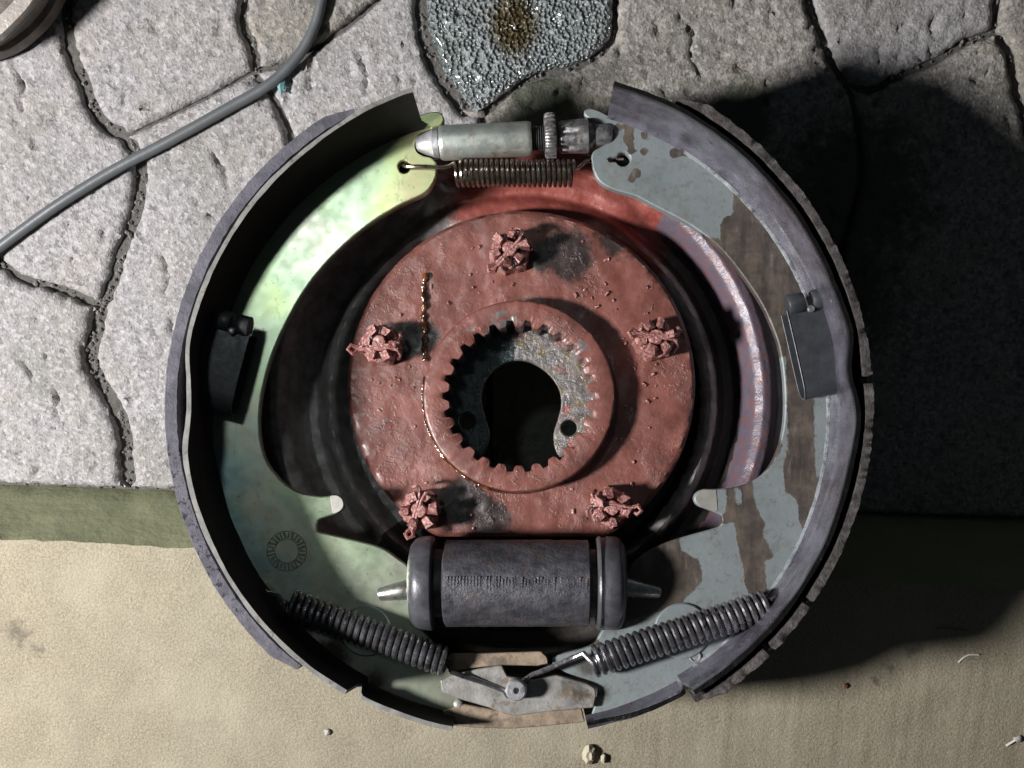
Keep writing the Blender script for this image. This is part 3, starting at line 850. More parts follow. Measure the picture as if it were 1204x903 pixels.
for k in range(m_):
    kk = (k+1) % m_
    for i in range(seg_n):
        j = (i+1) % seg_n
        F.append((k*seg_n+i, k*seg_n+j, kk*seg_n+j, kk*seg_n+i))
obj('splined_hub', V, F, M_RED, brake, attrs={'bare': bare, 'grease_shade': grease_shade}, ang=50)

ZR = -84.0
kh = smooth_closed([(566, 470), (570, 450), (584, 433), (605, 424), (626, 427), (645, 440), (657, 457), (660, 475), (656, 493), (651, 510), (653, 528), (662, 548), (650, 562), (612, 566), (575, 562), (563, 548), (572, 528), (576, 510), (571, 492)], 5)
def circ(cx, cy, r, n=28): return [(cx + r*math.cos(2*math.pi*i/n), cy + r*math.sin(2*math.pi*i/n)) for i in range(n)]
V, F = plate_vf(circ(611, 465, 104, 80), [kh, circ(669, 503, 9.5), circ(549, 495, 9.5)], ZR, 9, 6, 1.5)
ma = NM('inner_plate_steel')
c = ma.mix(ma.rng(ma.noise(16, 5, 0.65), 0.3, 0.7), (0.10, 0.095, 0.09), (0.26, 0.245, 0.24))
c = ma.mix(ma.rng(ma.noise(18, 6, 0.7, 4), 0.50, 0.62, 0, 0.8), c, (0.17, 0.13, 0.06))
c = ma.mix(ma.rng(ma.noise(30, 4, 0.6, 6), 0.56, 0.64, 0, 0.7), c, (0.33, 0.10, 0.08))
c = ma.mix(ma.rng(ma.op('ADD', ma.attr('grease_shade'), ma.op('MULTIPLY', ma.op('SUBTRACT', ma.noise(12, 5, 0.7, 8), 0.5), 0.8)), 0.35, 0.65), c, (0.02, 0.035, 0.038))
M_INNER = ma.done(c, ma.rng(ma.noise(9, 4), 0.3, 0.7, 0.15, 0.4), 0.4, ma.bump(ma.noise(9, 5, 0.7), 4.0, 0.8), 0.7, 0.6, 0.08)
obj('retainer_plate', V, F, M_INNER, brake, attrs={'grease_shade': [0.9 if x < 0 else 0.1 for x, y, z in V]})  # left half painted dark for the shade inside the hub

V, F = [], []
for r, z in ((96, -100), (108, -100), (108, -200), (96, -200)):
    for i in range(64):
        a = 2*math.pi*i/64; V.append((hc.x + r*math.cos(a), hc.y + r*math.sin(a), z))
for k in range(4):
    for i in range(64):
        j = (i+1) % 64; kk = (k+1) % 4
        F.append((k*64+i, k*64+j, kk*64+j, kk*64+i))
obj('axle_tube', V, F, M_DARK, brake)

# oil running over flange and hub
op = smooth_open([(501, 322), (498, 340), (499, 356), (498, 372), (500, 390), (499, 408), (500, 425)], 8)
pts = [P(x, y, ZF + 1.5) for x, y in op]
V, F = tube_vf(pts, lambda i: 3.6 + 1.5*noise.noise(Vector((i*0.45, 2, 0))) + 1.2*math.sin(i*1.1), 8)
obj('oil_run', V, F, M_OIL, flange)
pts = []
for k in range(50):
    a = math.radians(168 + k * 1.9)
    pts.append(Vector((hc.x + 117.5*math.cos(a), hc.y + 117.5*math.sin(a), ZF + 15 + 3*noise.noise(Vector((k*.2, 0, 0))))))
V, F = tube_vf(pts, lambda i: 1.6 + 1.2*noise.noise(Vector((i*0.4, 9, 0))), 8)
obj('oil_run', V, F, M_OIL, flange)

# ---- castle nuts with cotter pins
def nut_vf(rs):
    mb = MB()
    n = 72; R = 23.0
    def hexr(a):
        t = (a % (math.pi/3)) - math.pi/6
        return min(R * math.cos(math.pi/6) / math.cos(t), R*0.985)
    V, F = [], []
    prof = [(1.02, 0), (1.0, 3), (1.0, 17), (0.95, 20), (0.86, 22), (0.50, 22), (0.45, 12)]
    for f, z in prof:
        for i in range(n):
            a = 2*math.pi*i/n
            r = hexr(a)*f
            p = Vector((r*math.cos(a), r*math.sin(a), z))
            p += Vector((p.x, p.y, 6)).normalized() * 2.0*noise.fractal(p/6 + Vector((0, rs.seed_, 0)), 0.7, 2, 3)
            V.append(p)
    for k in range(len(prof)-1):
        for i in range(n):
            j = (i+1) % n
            F.append((k*n+i, k*n+j, (k+1)*n+j, (k+1)*n+i))
    mb.add((V, F))
    for k in range(6):                      # the six prongs of the castellated crown, battered
        a0 = math.pi/3*k + rs.uniform(-.1, .1)
        h = rs.uniform(9, 16); wdt = rs.uniform(8, 11.5); ri, ro = 10.2, rs.uniform(17.5, 20.5)
        V, F = [], []
        for z, sc in ((19, 1.0), (21 + h*0.75, 0.97), (21 + h, 0.8)):
            for rr_, sx in ((ri, -1), (ro, -1), (ro, 1), (ri, 1)):
                lx = rr_ if sc > 0.9 else (rr_*0.94 + 0.8)
                ly = sx*wdt*0.5*sc*(0.75 if rr_ == ri else 1.0)
                V.append(Vector((lx*math.cos(a0)-ly*math.sin(a0) + rs.uniform(-1.6, 1.6), lx*math.sin(a0)+ly*math.cos(a0) + rs.uniform(-1.6, 1.6), z + rs.uniform(-2.2, 2.2))))
        for q in range(2):
            for i in range(4):
                j = (i+1) % 4; F.append((q*4+i, q*4+j, q*4+4+j, q*4+4+i))
        F.append((8, 9, 10, 11))
        mb.add((V, F))
    return mb
class Rs(random.Random): pass
nut_mes = []
for q in range(5):
    rs = Rs(q*7+3); rs.seed_ = q*5.3
    nb_ = nut_vf(rs)
    nut_mes.append(mesh('castle_nut', nb_.V, nb_.F, M_RED, frame='local', ang=30))
V, F = revolve_vf([(10, 8.6), (24, 8.6), (30, 8.2), (32, 6.8), (32.5, 2)], (0, 0, 0), (0, 0, 1), 28, 1.0, 5)
stud_me = mesh('stud_end', V, F, M_RED, frame='local', ang=35)
mb = MB()
mb.add(tube_vf([(-23, 1, 29), (-12, 0.5, 30), (0, 0, 31), (14, 0, 31), (21, 2, 30), (24, 7, 25), (22, 12, 18)], 2.2, 6))
mb.add(tube_vf([(-23, -2, 29), (-8, -2.5, 30), (10, -3, 30.5), (19, -5, 30), (21, -10, 27), (18, -15, 20)], 2.2, 6))
mb.add(tube_vf([(-22, 1, 29), (-28, 4, 31), (-32, 0, 32), (-28, -5, 31), (-22, -2, 29)], 2.4, 6))
cot_me = mesh('cotter_pin', mb.V, mb.F, M_RED, frame='local')
mcr = NM('crusted_red_paint')
c = mcr.mix(mcr.rng(mcr.noise(6, 4, 0.7), 0.3, 0.7), (0.22, 0.06, 0.05), (0.46, 0.235, 0.21))
c = mcr.mix(mcr.rng(mcr.noise(8, 5, 0.7, 4), 0.55, 0.64, 0, 0.9), c, (0.03, 0.02, 0.018))
M_CRUST = mcr.done(c, 0.25, 0.15, mcr.bump(mcr.noise(4.5, 4, 0.7), 3.2, 0.9), 0.8, 0.4, 0.12)
for me in (*nut_mes, stud_me, cot_me): me.materials[0] = M_CRUST
TILT = [(0.05, -0.05), (-0.12, 0.08), (0.1, 0.14), (-0.04, -0.06), (0.1, -0.1)]
for i, (x, y, a) in enumerate(NUTS):
    p = P(x, y, ZF)
    m4 = Matrix.Translation(to_world(p) * S) @ ROT.to_4x4() @ Matrix.Rotation(a + i*2.1, 4, 'Z') @ Matrix.Scale(1.15, 4)
    o = link(bpy.data.objects.new('castle_nut', nut_mes[i]), brake, m4)
    link(bpy.data.objects.new('stud_end', stud_me), o, m4)
    link(bpy.data.objects.new('cotter_pin', cot_me), o, m4 @ Matrix.Rotation(TILT[i][0], 4, 'X') @ Matrix.Rotation([0.5, -0.9, 1.2, 2.4, -0.2][i] - i*2.1, 4, 'Z'))
# flakes of red paint and dirt on the red metal
V, F = [], []
mb = MB()
for i in range(90):
    a, r = random.uniform(0, 6.28), random.uniform(122, 196)
    x, y = fc.x + r*math.cos(a), fc.y + r*math.sin(a)
    if y < cut + 8 or min((Vector((x, y)) - Vector((q.x, q.y))).length for q in nutp) < 26: continue
    s_ = random.uniform(1.2, 3.4)
    vv, ff = box_vf((0, 0, 0), s_*random.uniform(1, 2.2), s_, s_*0.9, random.uniform(0, 3), s_*0.25)
    mb.add(([(vx + x + random.uniform(-.3, .3), vy + y, vz + ZF + flange_z(x, y) + s_*0.4) for vx, vy, vz in vv], ff))
obj('paint_flakes', mb.V, mb.F, M_CRUST, flange, props=dict(kind='stuff'))

# ---- brake shoes
WT = 13.0                       # web thickness
ZRIM = 90.0
def arc(c, r, a0, a1, n):       # photo pixels at z = 0, degrees counter-clockwise
    return [(CX + c.x + r*math.cos(math.radians(a0 + (a1-a0)*i/n)), CY - c.y - r*math.sin(math.radians(a0 + (a1-a0)*i/n))) for i in range(n+1)]
cL, cR = Vector((-0.7, -36.0, 0)), Vector((11.4, -33.0, 0))
RL, RR = 357.0, 365.5           # inner radius of the shoe tables

def sm(pts, s=4): return [tuple(p) for p in smooth_open(pts, s)]
left_inner = sm([(486, 138), (500, 133), (515, 131), (522, 138), (519, 147), (508, 151), (494, 156)]) + sm([(490, 161), (487, 168), (489, 178), (497, 183)]) + \
    sm([(506, 185), (513, 191), (513, 205), (508, 217), (498, 228), (472, 240), (440, 259), (412, 281), (385, 307), (360, 338), (340, 372), (323, 408), (311, 446), (305, 480), (305, 510), (310, 535), (320, 553), (336, 570), (355, 580), (378, 584)]) + \
    sm([(396, 582), (402, 587), (404, 595), (399, 602), (389, 606), (374, 611)], 3) + sm([(372, 617), (373, 625)], 2) + \
    sm([(390, 629), (420, 636), (448, 644), (468, 657), (482, 670), (484, 700), (498, 742), (520, 766), (536, 790), (540, 820), (532, 846)])
left_arc = arc(cL, RL + 1.0, 258, 107.5, 120)
right_inner = sm([(716, 136), (705, 130), (694, 127), (687, 130), (688, 136), (698, 142), (713, 147), (722, 155), (721, 164), (709, 171), (698, 177)]) + \
    sm([(695, 184), (697, 197), (704, 212), (720, 222), (747, 230), (768, 241), (792, 253), (816, 267), (843, 288), (862, 309), (880, 333), (896, 358), (909, 386), (917, 411), (922, 445), (923, 485), (919, 515), (911, 538), (899, 556), (882, 567), (862, 573), (842, 575)]) + \
    sm([(826, 575), (819, 579), (816, 586), (820, 594), (832, 599), (847, 605)], 3) + sm([(850, 611), (847, 619)], 2) + \
    sm([(834, 623), (812, 629), (786, 637), (764, 647), (747, 660), (738, 672), (728, 705), (706, 745), (694, 760), (655, 771), (650, 781), (668, 792), (696, 803), (703, 815), (694, 846)])
right_arc = arc(cR, RR + 1.0, -77.5, 73.0, 120)
def ring_hole(cx, cy, r): return circ(cx, cy, r, 20)
def keyhole(cx, cy, r, side):
    return [(cx + r*math.cos(math.radians(a)), cy + r*math.sin(math.radians(a))) for a in range(-160 if side < 0 else 0, 161, 20)] + [(cx - 18, cy + 2.6), (cx - 18, cy - 1.6)]
V, F = plate_vf(left_inner + left_arc, [ring_hole(475, 196, 7.5)], 0.0, WT, 8, 1.5)
tint, dirt = [], []
ctrl = [(430, 215, .62), (500, 190, .92), (470, 235, .95), (400, 240, .58), (380, 280, .42), (345, 330, .55), (320, 350, .74), (290, 400, .5), (300, 440, .62), (285, 510, .34), (262, 560, .16), (262, 610, .04), (295, 590, .4), (330, 620, .46), (300, 660, .2), (400, 650, .62), (350, 580, .66), (450, 690, .5), (330, 690, .3), (480, 760, .5), (400, 760, .4)]
for x, y, z in V:
    px_, py_ = CX + x, CY - y
    ws = [(1/((px_-a)**2 + (py_-b)**2 + 150)**1.5, v) for a, b, v in ctrl]
    tint.append(sum(w*v for w, v in ws)/sum(w for w, v in ws))
    d = 0.12
    d = max(d, 0.75*(1 - math.hypot(px_-470, py_-650)/75), 0.7*(1-math.hypot(px_-395, py_-640)/110), 0.5*(1-math.hypot(px_-505, py_-205)/50), 0.55*(1-math.hypot(px_-430, py_-790)/90), .5*(1-math.hypot(px_-500, py_-830)/60))
    for gx, gy, gr, ga in ((345, 735, 60, 1.3), (390, 770, 60, 1.2), (440, 800, 50, 1.0), (310, 700, 40, 1.1), (520, 780, 30, .7), (500, 700, 40, .5)):  # near-black blotches around the lower spring
        d = max(d, ga*(1 - math.hypot(px_-gx, py_-gy)/gr))
    dirt.append(d)
shoeL = obj('brake_shoe', V, F, M_WEB_L, brake, attrs={'tint': tint, 'dirt': dirt}, props=dict(label='shoe with bright green yellow web, facing the pale paving'))

V, F = plate_vf(right_inner + right_arc, [keyhole(733, 187, 8.5, -1)], 0.0, WT, 5, 1.5)
CLEAN = [
    [(680, 120), (740, 128), (800, 150), (850, 190), (870, 215), (862, 218), (861, 250), (847, 258), (846, 283), (800, 262), (740, 235), (690, 210)],
    [(875, 224), (882, 226), (886, 240), (893, 248), (886, 251), (879, 240)],
    [(957, 466), (988, 462), (988, 500), (978, 542), (972, 562), (960, 560), (958, 520)],
    [(928, 514), (921, 545), (922, 577), (938, 590), (937, 610), (947, 630), (954, 641), (934, 674), (924, 688), (902, 693), (900, 660), (911, 655), (895, 625), (902, 620), (892, 602), (886, 585), (885, 564), (905, 552)],
    [(814, 572), (854, 574), (852, 607), (812, 592)], [(863, 574), (870, 574), (872, 596), (866, 590)],
    [(862, 614), (866, 640), (873, 665), (876, 690), (890, 720), (960, 700), (960, 720), (860, 800), (760, 850), (640, 870), (640, 760), (706, 760), (700, 742), (740, 730), (800, 712), (827, 682), (822, 658), (802, 648), (798, 632), (830, 622)],  # left edge follows the cylinder's painted shadow
    [(917, 420), (924, 420), (926, 520), (920, 525)],
]
CLEAN = [np.array(c, float) for c in CLEAN]
va = np.array([(CX + x, CY - y) for x, y, z in V])
clean = np.zeros(len(va))
for c in CLEAN:
    ins_, dd = inside(c, va), edge_dist([c], va)
    clean = np.maximum(clean, np.where(ins_, 0.5 + np.minimum(dd / 14, 0.5), 0.5 - np.minimum(dd / 14, 0.5)))
for x, y, r in ((740, 150, 7), (739, 163, 8), (742, 177, 6), (757, 160, 6), (757, 178, 6), (793, 180, 7), (748, 204, 7), (806, 178, 7), (742, 211, 5), (838, 199, 5), (726, 150, 5)):
    dd = np.hypot(*(va - (x, y)).T); clean = np.where(dd < r + 4, np.minimum(clean, np.clip((dd - r*0.4) / r, 0, 1)), clean)
cast_shade = np.zeros(len(va))
for x, y, r, a in ((775, 690, 55, 1.0), (745, 700, 60, 1.2), (797, 650, 26, .6), (720, 725, 40, 1.0), (710, 815, 24, .8), (690, 785, 34, .8), (790, 760, 20, .3)):  # shade of the cylinder and push rod painted on, plus spots near the anchor
    cast_shade = np.maximum(cast_shade, a*(1 - np.hypot(*(va - (x, y)).T)/r))
shoeR = obj('brake_shoe', V, F, M_WEB_R, brake, attrs={'clean': clean, 'cast_shade': np.maximum(cast_shade, 0)}, props=dict(label='shoe with pale blue grey web stained brown, on the shaded side'))

def shoe_table(name, c, r_in, t, a0, a1, parent, mat, dent, notches, right):
    na = 260
    zs = [-138, -60, -14, -3, 0, 3, 8, 14, 26, 40, 54, 64, 73, 80, 85, 88, 90]
    V, grime_shade, dark_mix = [], [], []
    for side in (0, 1):
        for z in zs:
            for i in range(na+1):
                a = a0 + (a1-a0)*i/na
                r = r_in + (t if side else 0)
                d = 0.0
                for (da, dw, dd) in dent: d += dd*math.exp(-((a-da)/dw)**2)
                r += d * max(0, min(1, (z-10)/72))
                if not side:
                    r -= 6.0*math.exp(-abs(z)/7.0) if z >= 0 else 0
                    if right: r -= 3.4*math.exp(-((z-46)/8)**2) - 1.6*math.exp(-((z-70)/6)**2)
                zz = z
                if (a > 241.5 if not right else a < -59.5):
                    r += (5.0 if right else 8.0); zz = min(z, 35 + 0.04*z)
                for (n0, n1, cutz) in notches:
                    if min(n0, n1) < a < max(n0, n1): zz = min(z, cutz)
                r += 1.0*noise.fractal(Vector((a/9.0, z/40, 3 + side)), 0.8, 2, 3)
                if z > 78: zz += 0.9*noise.fractal(Vector((a*0.22, 3, 5)), 0.8, 2, 2)
                ar = math.radians(a)
                V.append((c.x + r*math.cos(ar), c.y + r*math.sin(ar), zz))
                dark_mix.append(max(0.42*max(0, 1 - abs(z-22)/22), 0.7*max(0, (z-58)/28)) if z >= 0 else 1.0)  # darker towards the top edge and just above the web
                grime_shade.append(max(0, (z-82)/8) if right else (1.0 if (not side and z < 89) else 0.0))  # left: inner wall's shade painted black; right: grimy top edge
    nz = len(zs); W = na+1
    F = []
    off = nz*W
    for k in range(nz-1):
        for i in range(na):
            p = k*W+i
            F.append((p, p+1, p+W+1, p+W)); F.append((off+p, off+p+W, off+p+W+1, off+p+1))
    for i in range(na):
        p = (nz-1)*W+i; F.append((p, p+1, off+p+1, off+p)); F.append((i, off+i, off+i+1, i+1))
    for k in range(nz-1):
        p = k*W; F.append((p, p+W, off+p+W, off+p)); p = k*W+na; F.append((p, off+p, off+p+W, p+W))
    return obj(name, V, F, mat, parent, attrs={'grime_shade': grime_shade, 'dark_mix': dark_mix})
shoe_table('shoe_table', cL, RL, 5.0, 107, 259.5, shoeL, M_RIM_L, [(176, 5.5, -6.5), (182, 4.5, -5.5), (250, 12, 0), (110, 10, 4)], [(240.2, 242.4, 28)], False)
shoe_table('shoe_table', cR, RR, 5.0, 73.8, -78.2, shoeR, M_RIM_R, [(6, 4.5, -7), (-3, 5, 2.5), (12, 6, 3.0), (-78, 8, -6), (74, 8, -2)], [(-60.2, -59.0, 34)], True)

for cc, Rr, par, a0_, a1_ in ((cR, RR, shoeR, 58, -56),):
    q = [(cc.x + (Rr - 4.5)*math.cos(math.radians(a)), cc.y + (Rr - 4.5)*math.sin(math.radians(a)), 0.6 + 0.8*noise.noise(Vector((a*0.5, 1, 1)))) for a in np.linspace(a0_, a1_, 160)]
    V, F = tube_vf(q, lambda i: 3.0 + 0.9*noise.noise(Vector((i*0.35, 4, 0))), 8)
    obj('weld_seam', V, F, M_SEAM, par)
def lining(name, c, r0, r1, a0, a1, gap, parent, mat, chipzones, cracks, rough=False):
    na = 420 if rough else 240
    prof = [(r0+0.6, -130), (r1, -130), (r1, 50), (r1-0.3, 76), (r1-0.8, 86), (r1-2.0, 88), (r0+gap+1.2, 87.5), (r0+gap, 83), (r0+gap*0.8, 64), (r0+0.6, 40)]
    V, F, chip = [], [], []
    W = len(prof)
    for i in range(na+1):
        f = i/na
        a = a0 + (a1-a0)*f
        e = min(f, 1-f)*abs(a1-a0)
        taper = min(1, 0.45 + e/9.0)
        for k, (r, z) in enumerate(prof):
            q = r0 + (r-r0)*taper if r > r0+gap else r
            nn = noise.fractal(Vector((a*0.7, r/7, z/14)), 0.7, 2, 4) * (0.55 if rough else 0.28)
            q += nn*(1.6 if z > 70 else 0.5); zz = z + (nn*2.2 if z > 78 else 0)
            for ca in cracks:
                if abs(a-ca) < 0.5 and z > 50: zz -= 14; q -= 2
            ar = math.radians(a)
            V.append((c.x + q*math.cos(ar), c.y + q*math.sin(ar), zz))
            cz = 0
            for (z0, z1) in chipzones:
                if z0 < a < z1: cz = 0.45
            chip.append(cz if 4 <= k <= 7 else 0)
    for i in range(na):
        for k in range(W):
            kk = (k+1) % W
            F.append((i*W+k, i*W+kk, (i+1)*W+kk, (i+1)*W+k))
    F.append(tuple(range(W))); F.append(tuple(na*W+k for k in range(W))[::-1])
    obj(name, V, F, mat, parent, attrs={'chip': chip}, ang=50)
lining('brake_lining', cL, RL+5.4, RL+22.5, 117.5, 231, 1.6, shoeL, M_LIN_L, [(186, 218)], [])
lining('brake_lining', cR, RR+5.5, RR+23.5, 63, -59.5, 6.5, shoeR, M_LIN_R, [], [-34.5, -44.5, 4.2], True)

# rivets, seats, stamp
def dome(px, py, r, h, z=0.0): 
    p = P(px, py, z)
    return revolve_vf([(0, r), (h*0.5, r*0.93), (h*0.85, r*0.7), (h, r*0.25)], p, p + Vector((0, 0, 1)), 20)
V, F = dome(539, 828, 6, 3.5); obj('rivet', V, F, M_ANCHOR, shoeL)
mb = MB()
p = P(817, 772, 0)
mb.add(revolve_vf([(0, 7), (2.2, 6.8), (2.4, 5.4), (1.0, 5.0), (1.2, 1)], p, p + Vector((0, 0, 1)), 22))
obj('rivet', mb.V, mb.F, M_PIN, shoeR)
V, F = plate_vf(circ(430, 742, 30, 40), [], 4.0, 4.5, 12, 1.5); obj('spring_seat', V, F, M_WEB_L, shoeL, attrs={'tint': [0.35]*len(V), 'dirt': [0.3]*len(V)})
V, F = plate_vf(circ(802, 742, 33, 40), [], 4.0, 4.5, 12, 1.5); obj('spring_seat', V, F, M_WEB_R, shoeR, attrs={'clean': [1.0]*len(V), 'cast_shade': [0.0]*len(V)})
mb = MB()
sc_ = P(337, 648, 0.5)
for i in range(26):
    a = 2*math.pi*i/26
    mb.add(box_vf((sc_.x + 18.5*math.cos(a), sc_.y + 18.5*math.sin(a), 0.15), 6.5 + (i % 3), 2.0 + (i % 2)*0.9, 0.9, a + 0.25*(i % 2), 0.2))
for r, w in ((14.0, 0.5), (23.3, 0.55)):
    mb.add(tube_vf([(sc_.x + r*math.cos(2*math.pi*i/48), sc_.y + r*math.sin(2*math.pi*i/48), 0.1) for i in range(49)], w, 6))
obj('round_stamp', mb.V, mb.F, M_STAMP, shoeL)
V, F = plate_vf(sm([(388, 583), (396, 582.5), (402, 587), (403.5, 595), (399, 601), (391, 604.5)], 4), [], 0.7, 0.8, 5, 0.2); obj('worn_tip', V, F, M_TIP, shoeL)
V, F = plate_vf(sm([(842, 576), (827, 576), (820, 580), (817.5, 586), (821, 593), (832, 598), (844, 602)], 4), [], 0.7, 0.8, 5, 0.2); obj('worn_tip', V, F, M_TIP, shoeR)

# ---- hold-down clips: a folded strip with two curls and a pin
def clip(pts_top, pts_foot, h0, h1, mat, edge, name):
    """pts_top: left/right corners at the curl end, pts_foot: at the fold (photo pixels at height h1)."""
    tl, tr, fl, fr_ = (P(*q, h1) for q in (*pts_top, *pts_foot))
    ax = ((fl + fr_) - (tl + tr)) * 0.5
    L = ax.length; ax.normalize()
    wv = (tr - tl); Wd = wv.length; wv.normalize()
    org = (tl + tr) * 0.5
    zc = (h0 + h1) * 0.5; rad = (h1 - h0) * 0.5
    prof = [(0, h0)] + [(L*t, h0) for t in (0.3, 0.6, 0.9)]
    prof += [(L + rad*1.2*math.sin(math.radians(b)), zc - rad*math.cos(math.radians(b))) for b in range(15, 180, 20)]
    prof += [(L*t, h1 + 1.2*math.sin(t*3.1)) for t in (0.95, 0.75, 0.5, 0.25, 0.0)]
    th = 2.0
    V, F = [], []
    m_ = len(prof)
    def nrm2(i):
        a = np.array(prof[min(i+1, m_-1)]) - np.array(prof[max(i-1, 0)]); a /= np.hypot(*a); return np.array((a[1], -a[0]))
    hw = Wd*0.5
    for i in range(m_):
        n_ = nrm2(i)
        for s_, lay in ((-1, 0), (1, 0), (1, 1), (-1, 1)):
            t_, z_ = np.array(prof[i]) - n_*th*lay
            b = org + ax*t_ + wv*(s_*hw); V.append((b.x, b.y, z_))
    for i in range(m_-1):
        for k in range(4):
            j = (k+1) % 4; F.append((i*4+k, i*4+j, (i+1)*4+j, (i+1)*4+k))
    F.append((0, 1, 2, 3)); F.append(tuple((m_-1)*4+k for k in (3, 2, 1, 0)))
    o = obj(name, V, F, mat, brake, ang=40)
    # curls
    for s_ in (-1, 1):
        cpos = org - ax*7 + wv*(s_*hw*0.54)
        R = 12.0
        A = Vector((cpos.x, cpos.y, h1 - 3)) - wv*(hw*0.36); B = Vector((cpos.x, cpos.y, h1 - 3)) + wv*(hw*0.36)
        V, F = revolve_vf([(0, R*0.55), (0, R-1), (1, R), (hw*0.72-1, R), (hw*0.72, R-1), (hw*0.72, R*0.55)], A, B, 24)
        obj('curl', V, F, mat, o, ang=50)
    pc = org + ax*3
    V, F = revolve_vf([(0, 2.4), (h1+2, 2.4), (h1+3, 4.2), (h1+6, 4.0), (h1+7, 2)], Vector((pc.x, pc.y, 0)), Vector((pc.x, pc.y, 1)), 16)
    obj('retaining_pin', V, F, M_ROD, o)
    for s_ in (-1, 1):          # bright sheared edges of the strip
        b0 = [org + ax*t_ + wv*(s_*(hw-0.2)) for t_, z_ in prof]
        if edge and s_ < 0:
            path_ = [(b.x, b.y, z_ + 0.4) for b, (t_, z_) in zip(b0, prof)]
            V, F = tube_vf(path_, 0.6, 6); obj('worn_edge', V, F, M_CLIP_EDGE, o)
clip([(254, 382), (294, 392)], [(234, 458), (274, 468)], 6, 40, M_CLIP, False, 'hold_down_clip')
clip([(925, 366), (978, 356)], [(946, 452), (996, 441)], 3, 32, M_CLIP, True, 'hold_down_clip')

# ---- adjuster between the shoe tops
za = -4.0
aA, aB = P(486, 170, za), P(726, 158, za)
def along(px): return (P(px, 170 - (px-486)*0.05, za) - aA).length
aU = (aB - aA).normalized()
def seg_rev(a, b, prof_, n=40, **k):
    t0 = along(a); L = along(b) - t0
    return revolve_vf([(t0 + f*L, r) for f, r in prof_], aA, aB, n, **k)
V, F = seg_rev(517, 625, [(0, 14), (0, 18), (0.02, 19.4), (0.05, 20), (0.95, 20), (0.985, 19.6), (1.0, 18.5), (1.0, 14)], 48, jitter=0.4)
adj = obj('adjuster_sleeve', V, F, M_SLEEVE, brake)
mb = MB()
mb.add(seg_rev(489, 520, [(0, 5), (0.06, 8), (0.3, 12), (0.62, 15.5), (0.66, 17.2), (0.86, 17.4), (0.9, 15), (1, 15)], 32, jitter=1.2, jscale=8))
obj('forked_end', mb.V, mb.F, M_PIN, adj)
th_ = [(0, 13)]
for k in range(9): th_ += [((k+0.25)/9, 14.6), ((k+0.75)/9, 12.6)]
V, F = seg_rev(622, 646, th_ + [(1, 13)], 32); obj('threaded_rod', V, F, M_DARK, adj)
t0 = along(640); V, F = [], []
u = Vector((0, 0, 1)); u = (u - aU*u.dot(aU)).normalized(); w_ = aU.cross(u)
n = 22*6
for t_, r0_, sc2 in ((0, 14, 0), (0, 21, 0), (1, 24.5, 1), (4, 26, 1), (10, 26, 1), (13, 24.5, 1), (14, 21, 0), (14, 14, 0)):
    for i in range(n):
        a = 2*math.pi*i/n
        r = r0_ + (2.4*math.tanh(3*math.cos(22*a)) if sc2 else 0)
        V.append(aA + aU*(t0+t_) + (u*math.cos(a) + w_*math.sin(a))*r)
for k in range(7):
    for i in range(n):
        j = (i+1) % n; F.append((k*n+i, k*n+j, (k+1)*n+j, (k+1)*n+i))
obj('star_wheel', V, F, M_GEAR, adj, ang=35)
V, F = [], []
t1, t2 = along(657), along(692)
n = 72
for f, r0_, fl_ in ((0, 10, 0), (0, 16, 1), (0.08, 18.5, 1), (0.4, 19, 1), (0.62, 19.2, .35), (0.75, 19.5, 0), (0.97, 19.5, 0), (1, 18, 0), (1, 10, 0)):
    for i in range(n):
        a = 2*math.pi*i/n
        r = r0_ - fl_*3.6*max(0, math.cos(6*a))**1.5
        V.append(aA + aU*(t1 + (t2-t1)*f) + (u*math.cos(a) + w_*math.sin(a))*r)
for k in range(8):
    for i in range(n):
        j = (i+1) % n; F.append((k*n+i, k*n+j, (k+1)*n+j, (k+1)*n+i))
obj('fluted_socket', V, F, M_GEAR, adj, ang=35)
V, F = seg_rev(690, 721, [(0, 14), (0.2, 14), (0.22, 10.5), (0.3, 10.5), (0.32, 13), (0.72, 12.8), (0.9, 11), (0.98, 7), (1, 2)], 32, jitter=0.8, jscale=8)
obj('socket_tip', V, F, M_GEAR, adj)

# ---- springs
def spring(A, B, R, turns, wire, mat, pre, post, name='coil_spring', label=None):
    cp = coil_path(A, B, R, turns)
    path_ = [Vector(p) for p in pre] + cp + [Vector(p) for p in post]
    V, F = tube_vf(path_, wire, 8)
    return obj(name, V, F, mat, brake, props=dict(label=label) if label else None)
zs_ = -2
spring(P(537, 203.5, zs_), P(675, 203.5, zs_), 14.2, 23, 2.35, M_SPRING,
       [P(474, 194, -10), P(475, 195, 0), P(479, 196, 3.2), P(500, 196, 3.5), P(520, 197, 3.5), P(528, 195.5, 4), P(534, 192, 7)],
       [P(679, 198, 8), P(688, 190, 2), P(700, 188, -16), P(714, 187, -18), P(726, 187, -10), P(732, 187, -14)], label='bronze toned spring under the adjuster')
zl = 21
spring(P(338, 709, zl), P(525, 779, zl), 15.2, 24.5, 3.2, M_SPRING_D,
       [P(312, 706, -4), P(308, 700, 5), P(310, 696, 14), P(318, 698, 20), P(328, 701, 30)],
       [P(531, 790, 22), P(545, 795, 14), P(570, 803, 10), P(593, 812, 9), P(598, 820, 9)])
spring(P(697, 778, zl), P(903, 711, zl), 16.2, 25.5, 3.35, M_SPRING_D,
       [P(620, 806, 13), P(614, 801, 13), P(625, 794, 14), P(650, 784, 17), P(672, 774, 22), P(686, 768, 30)],
       [P(907, 704, 26), P(913, 703, 16), P(919, 699, 8), P(917, 691, 4), P(913, 690, -6)])
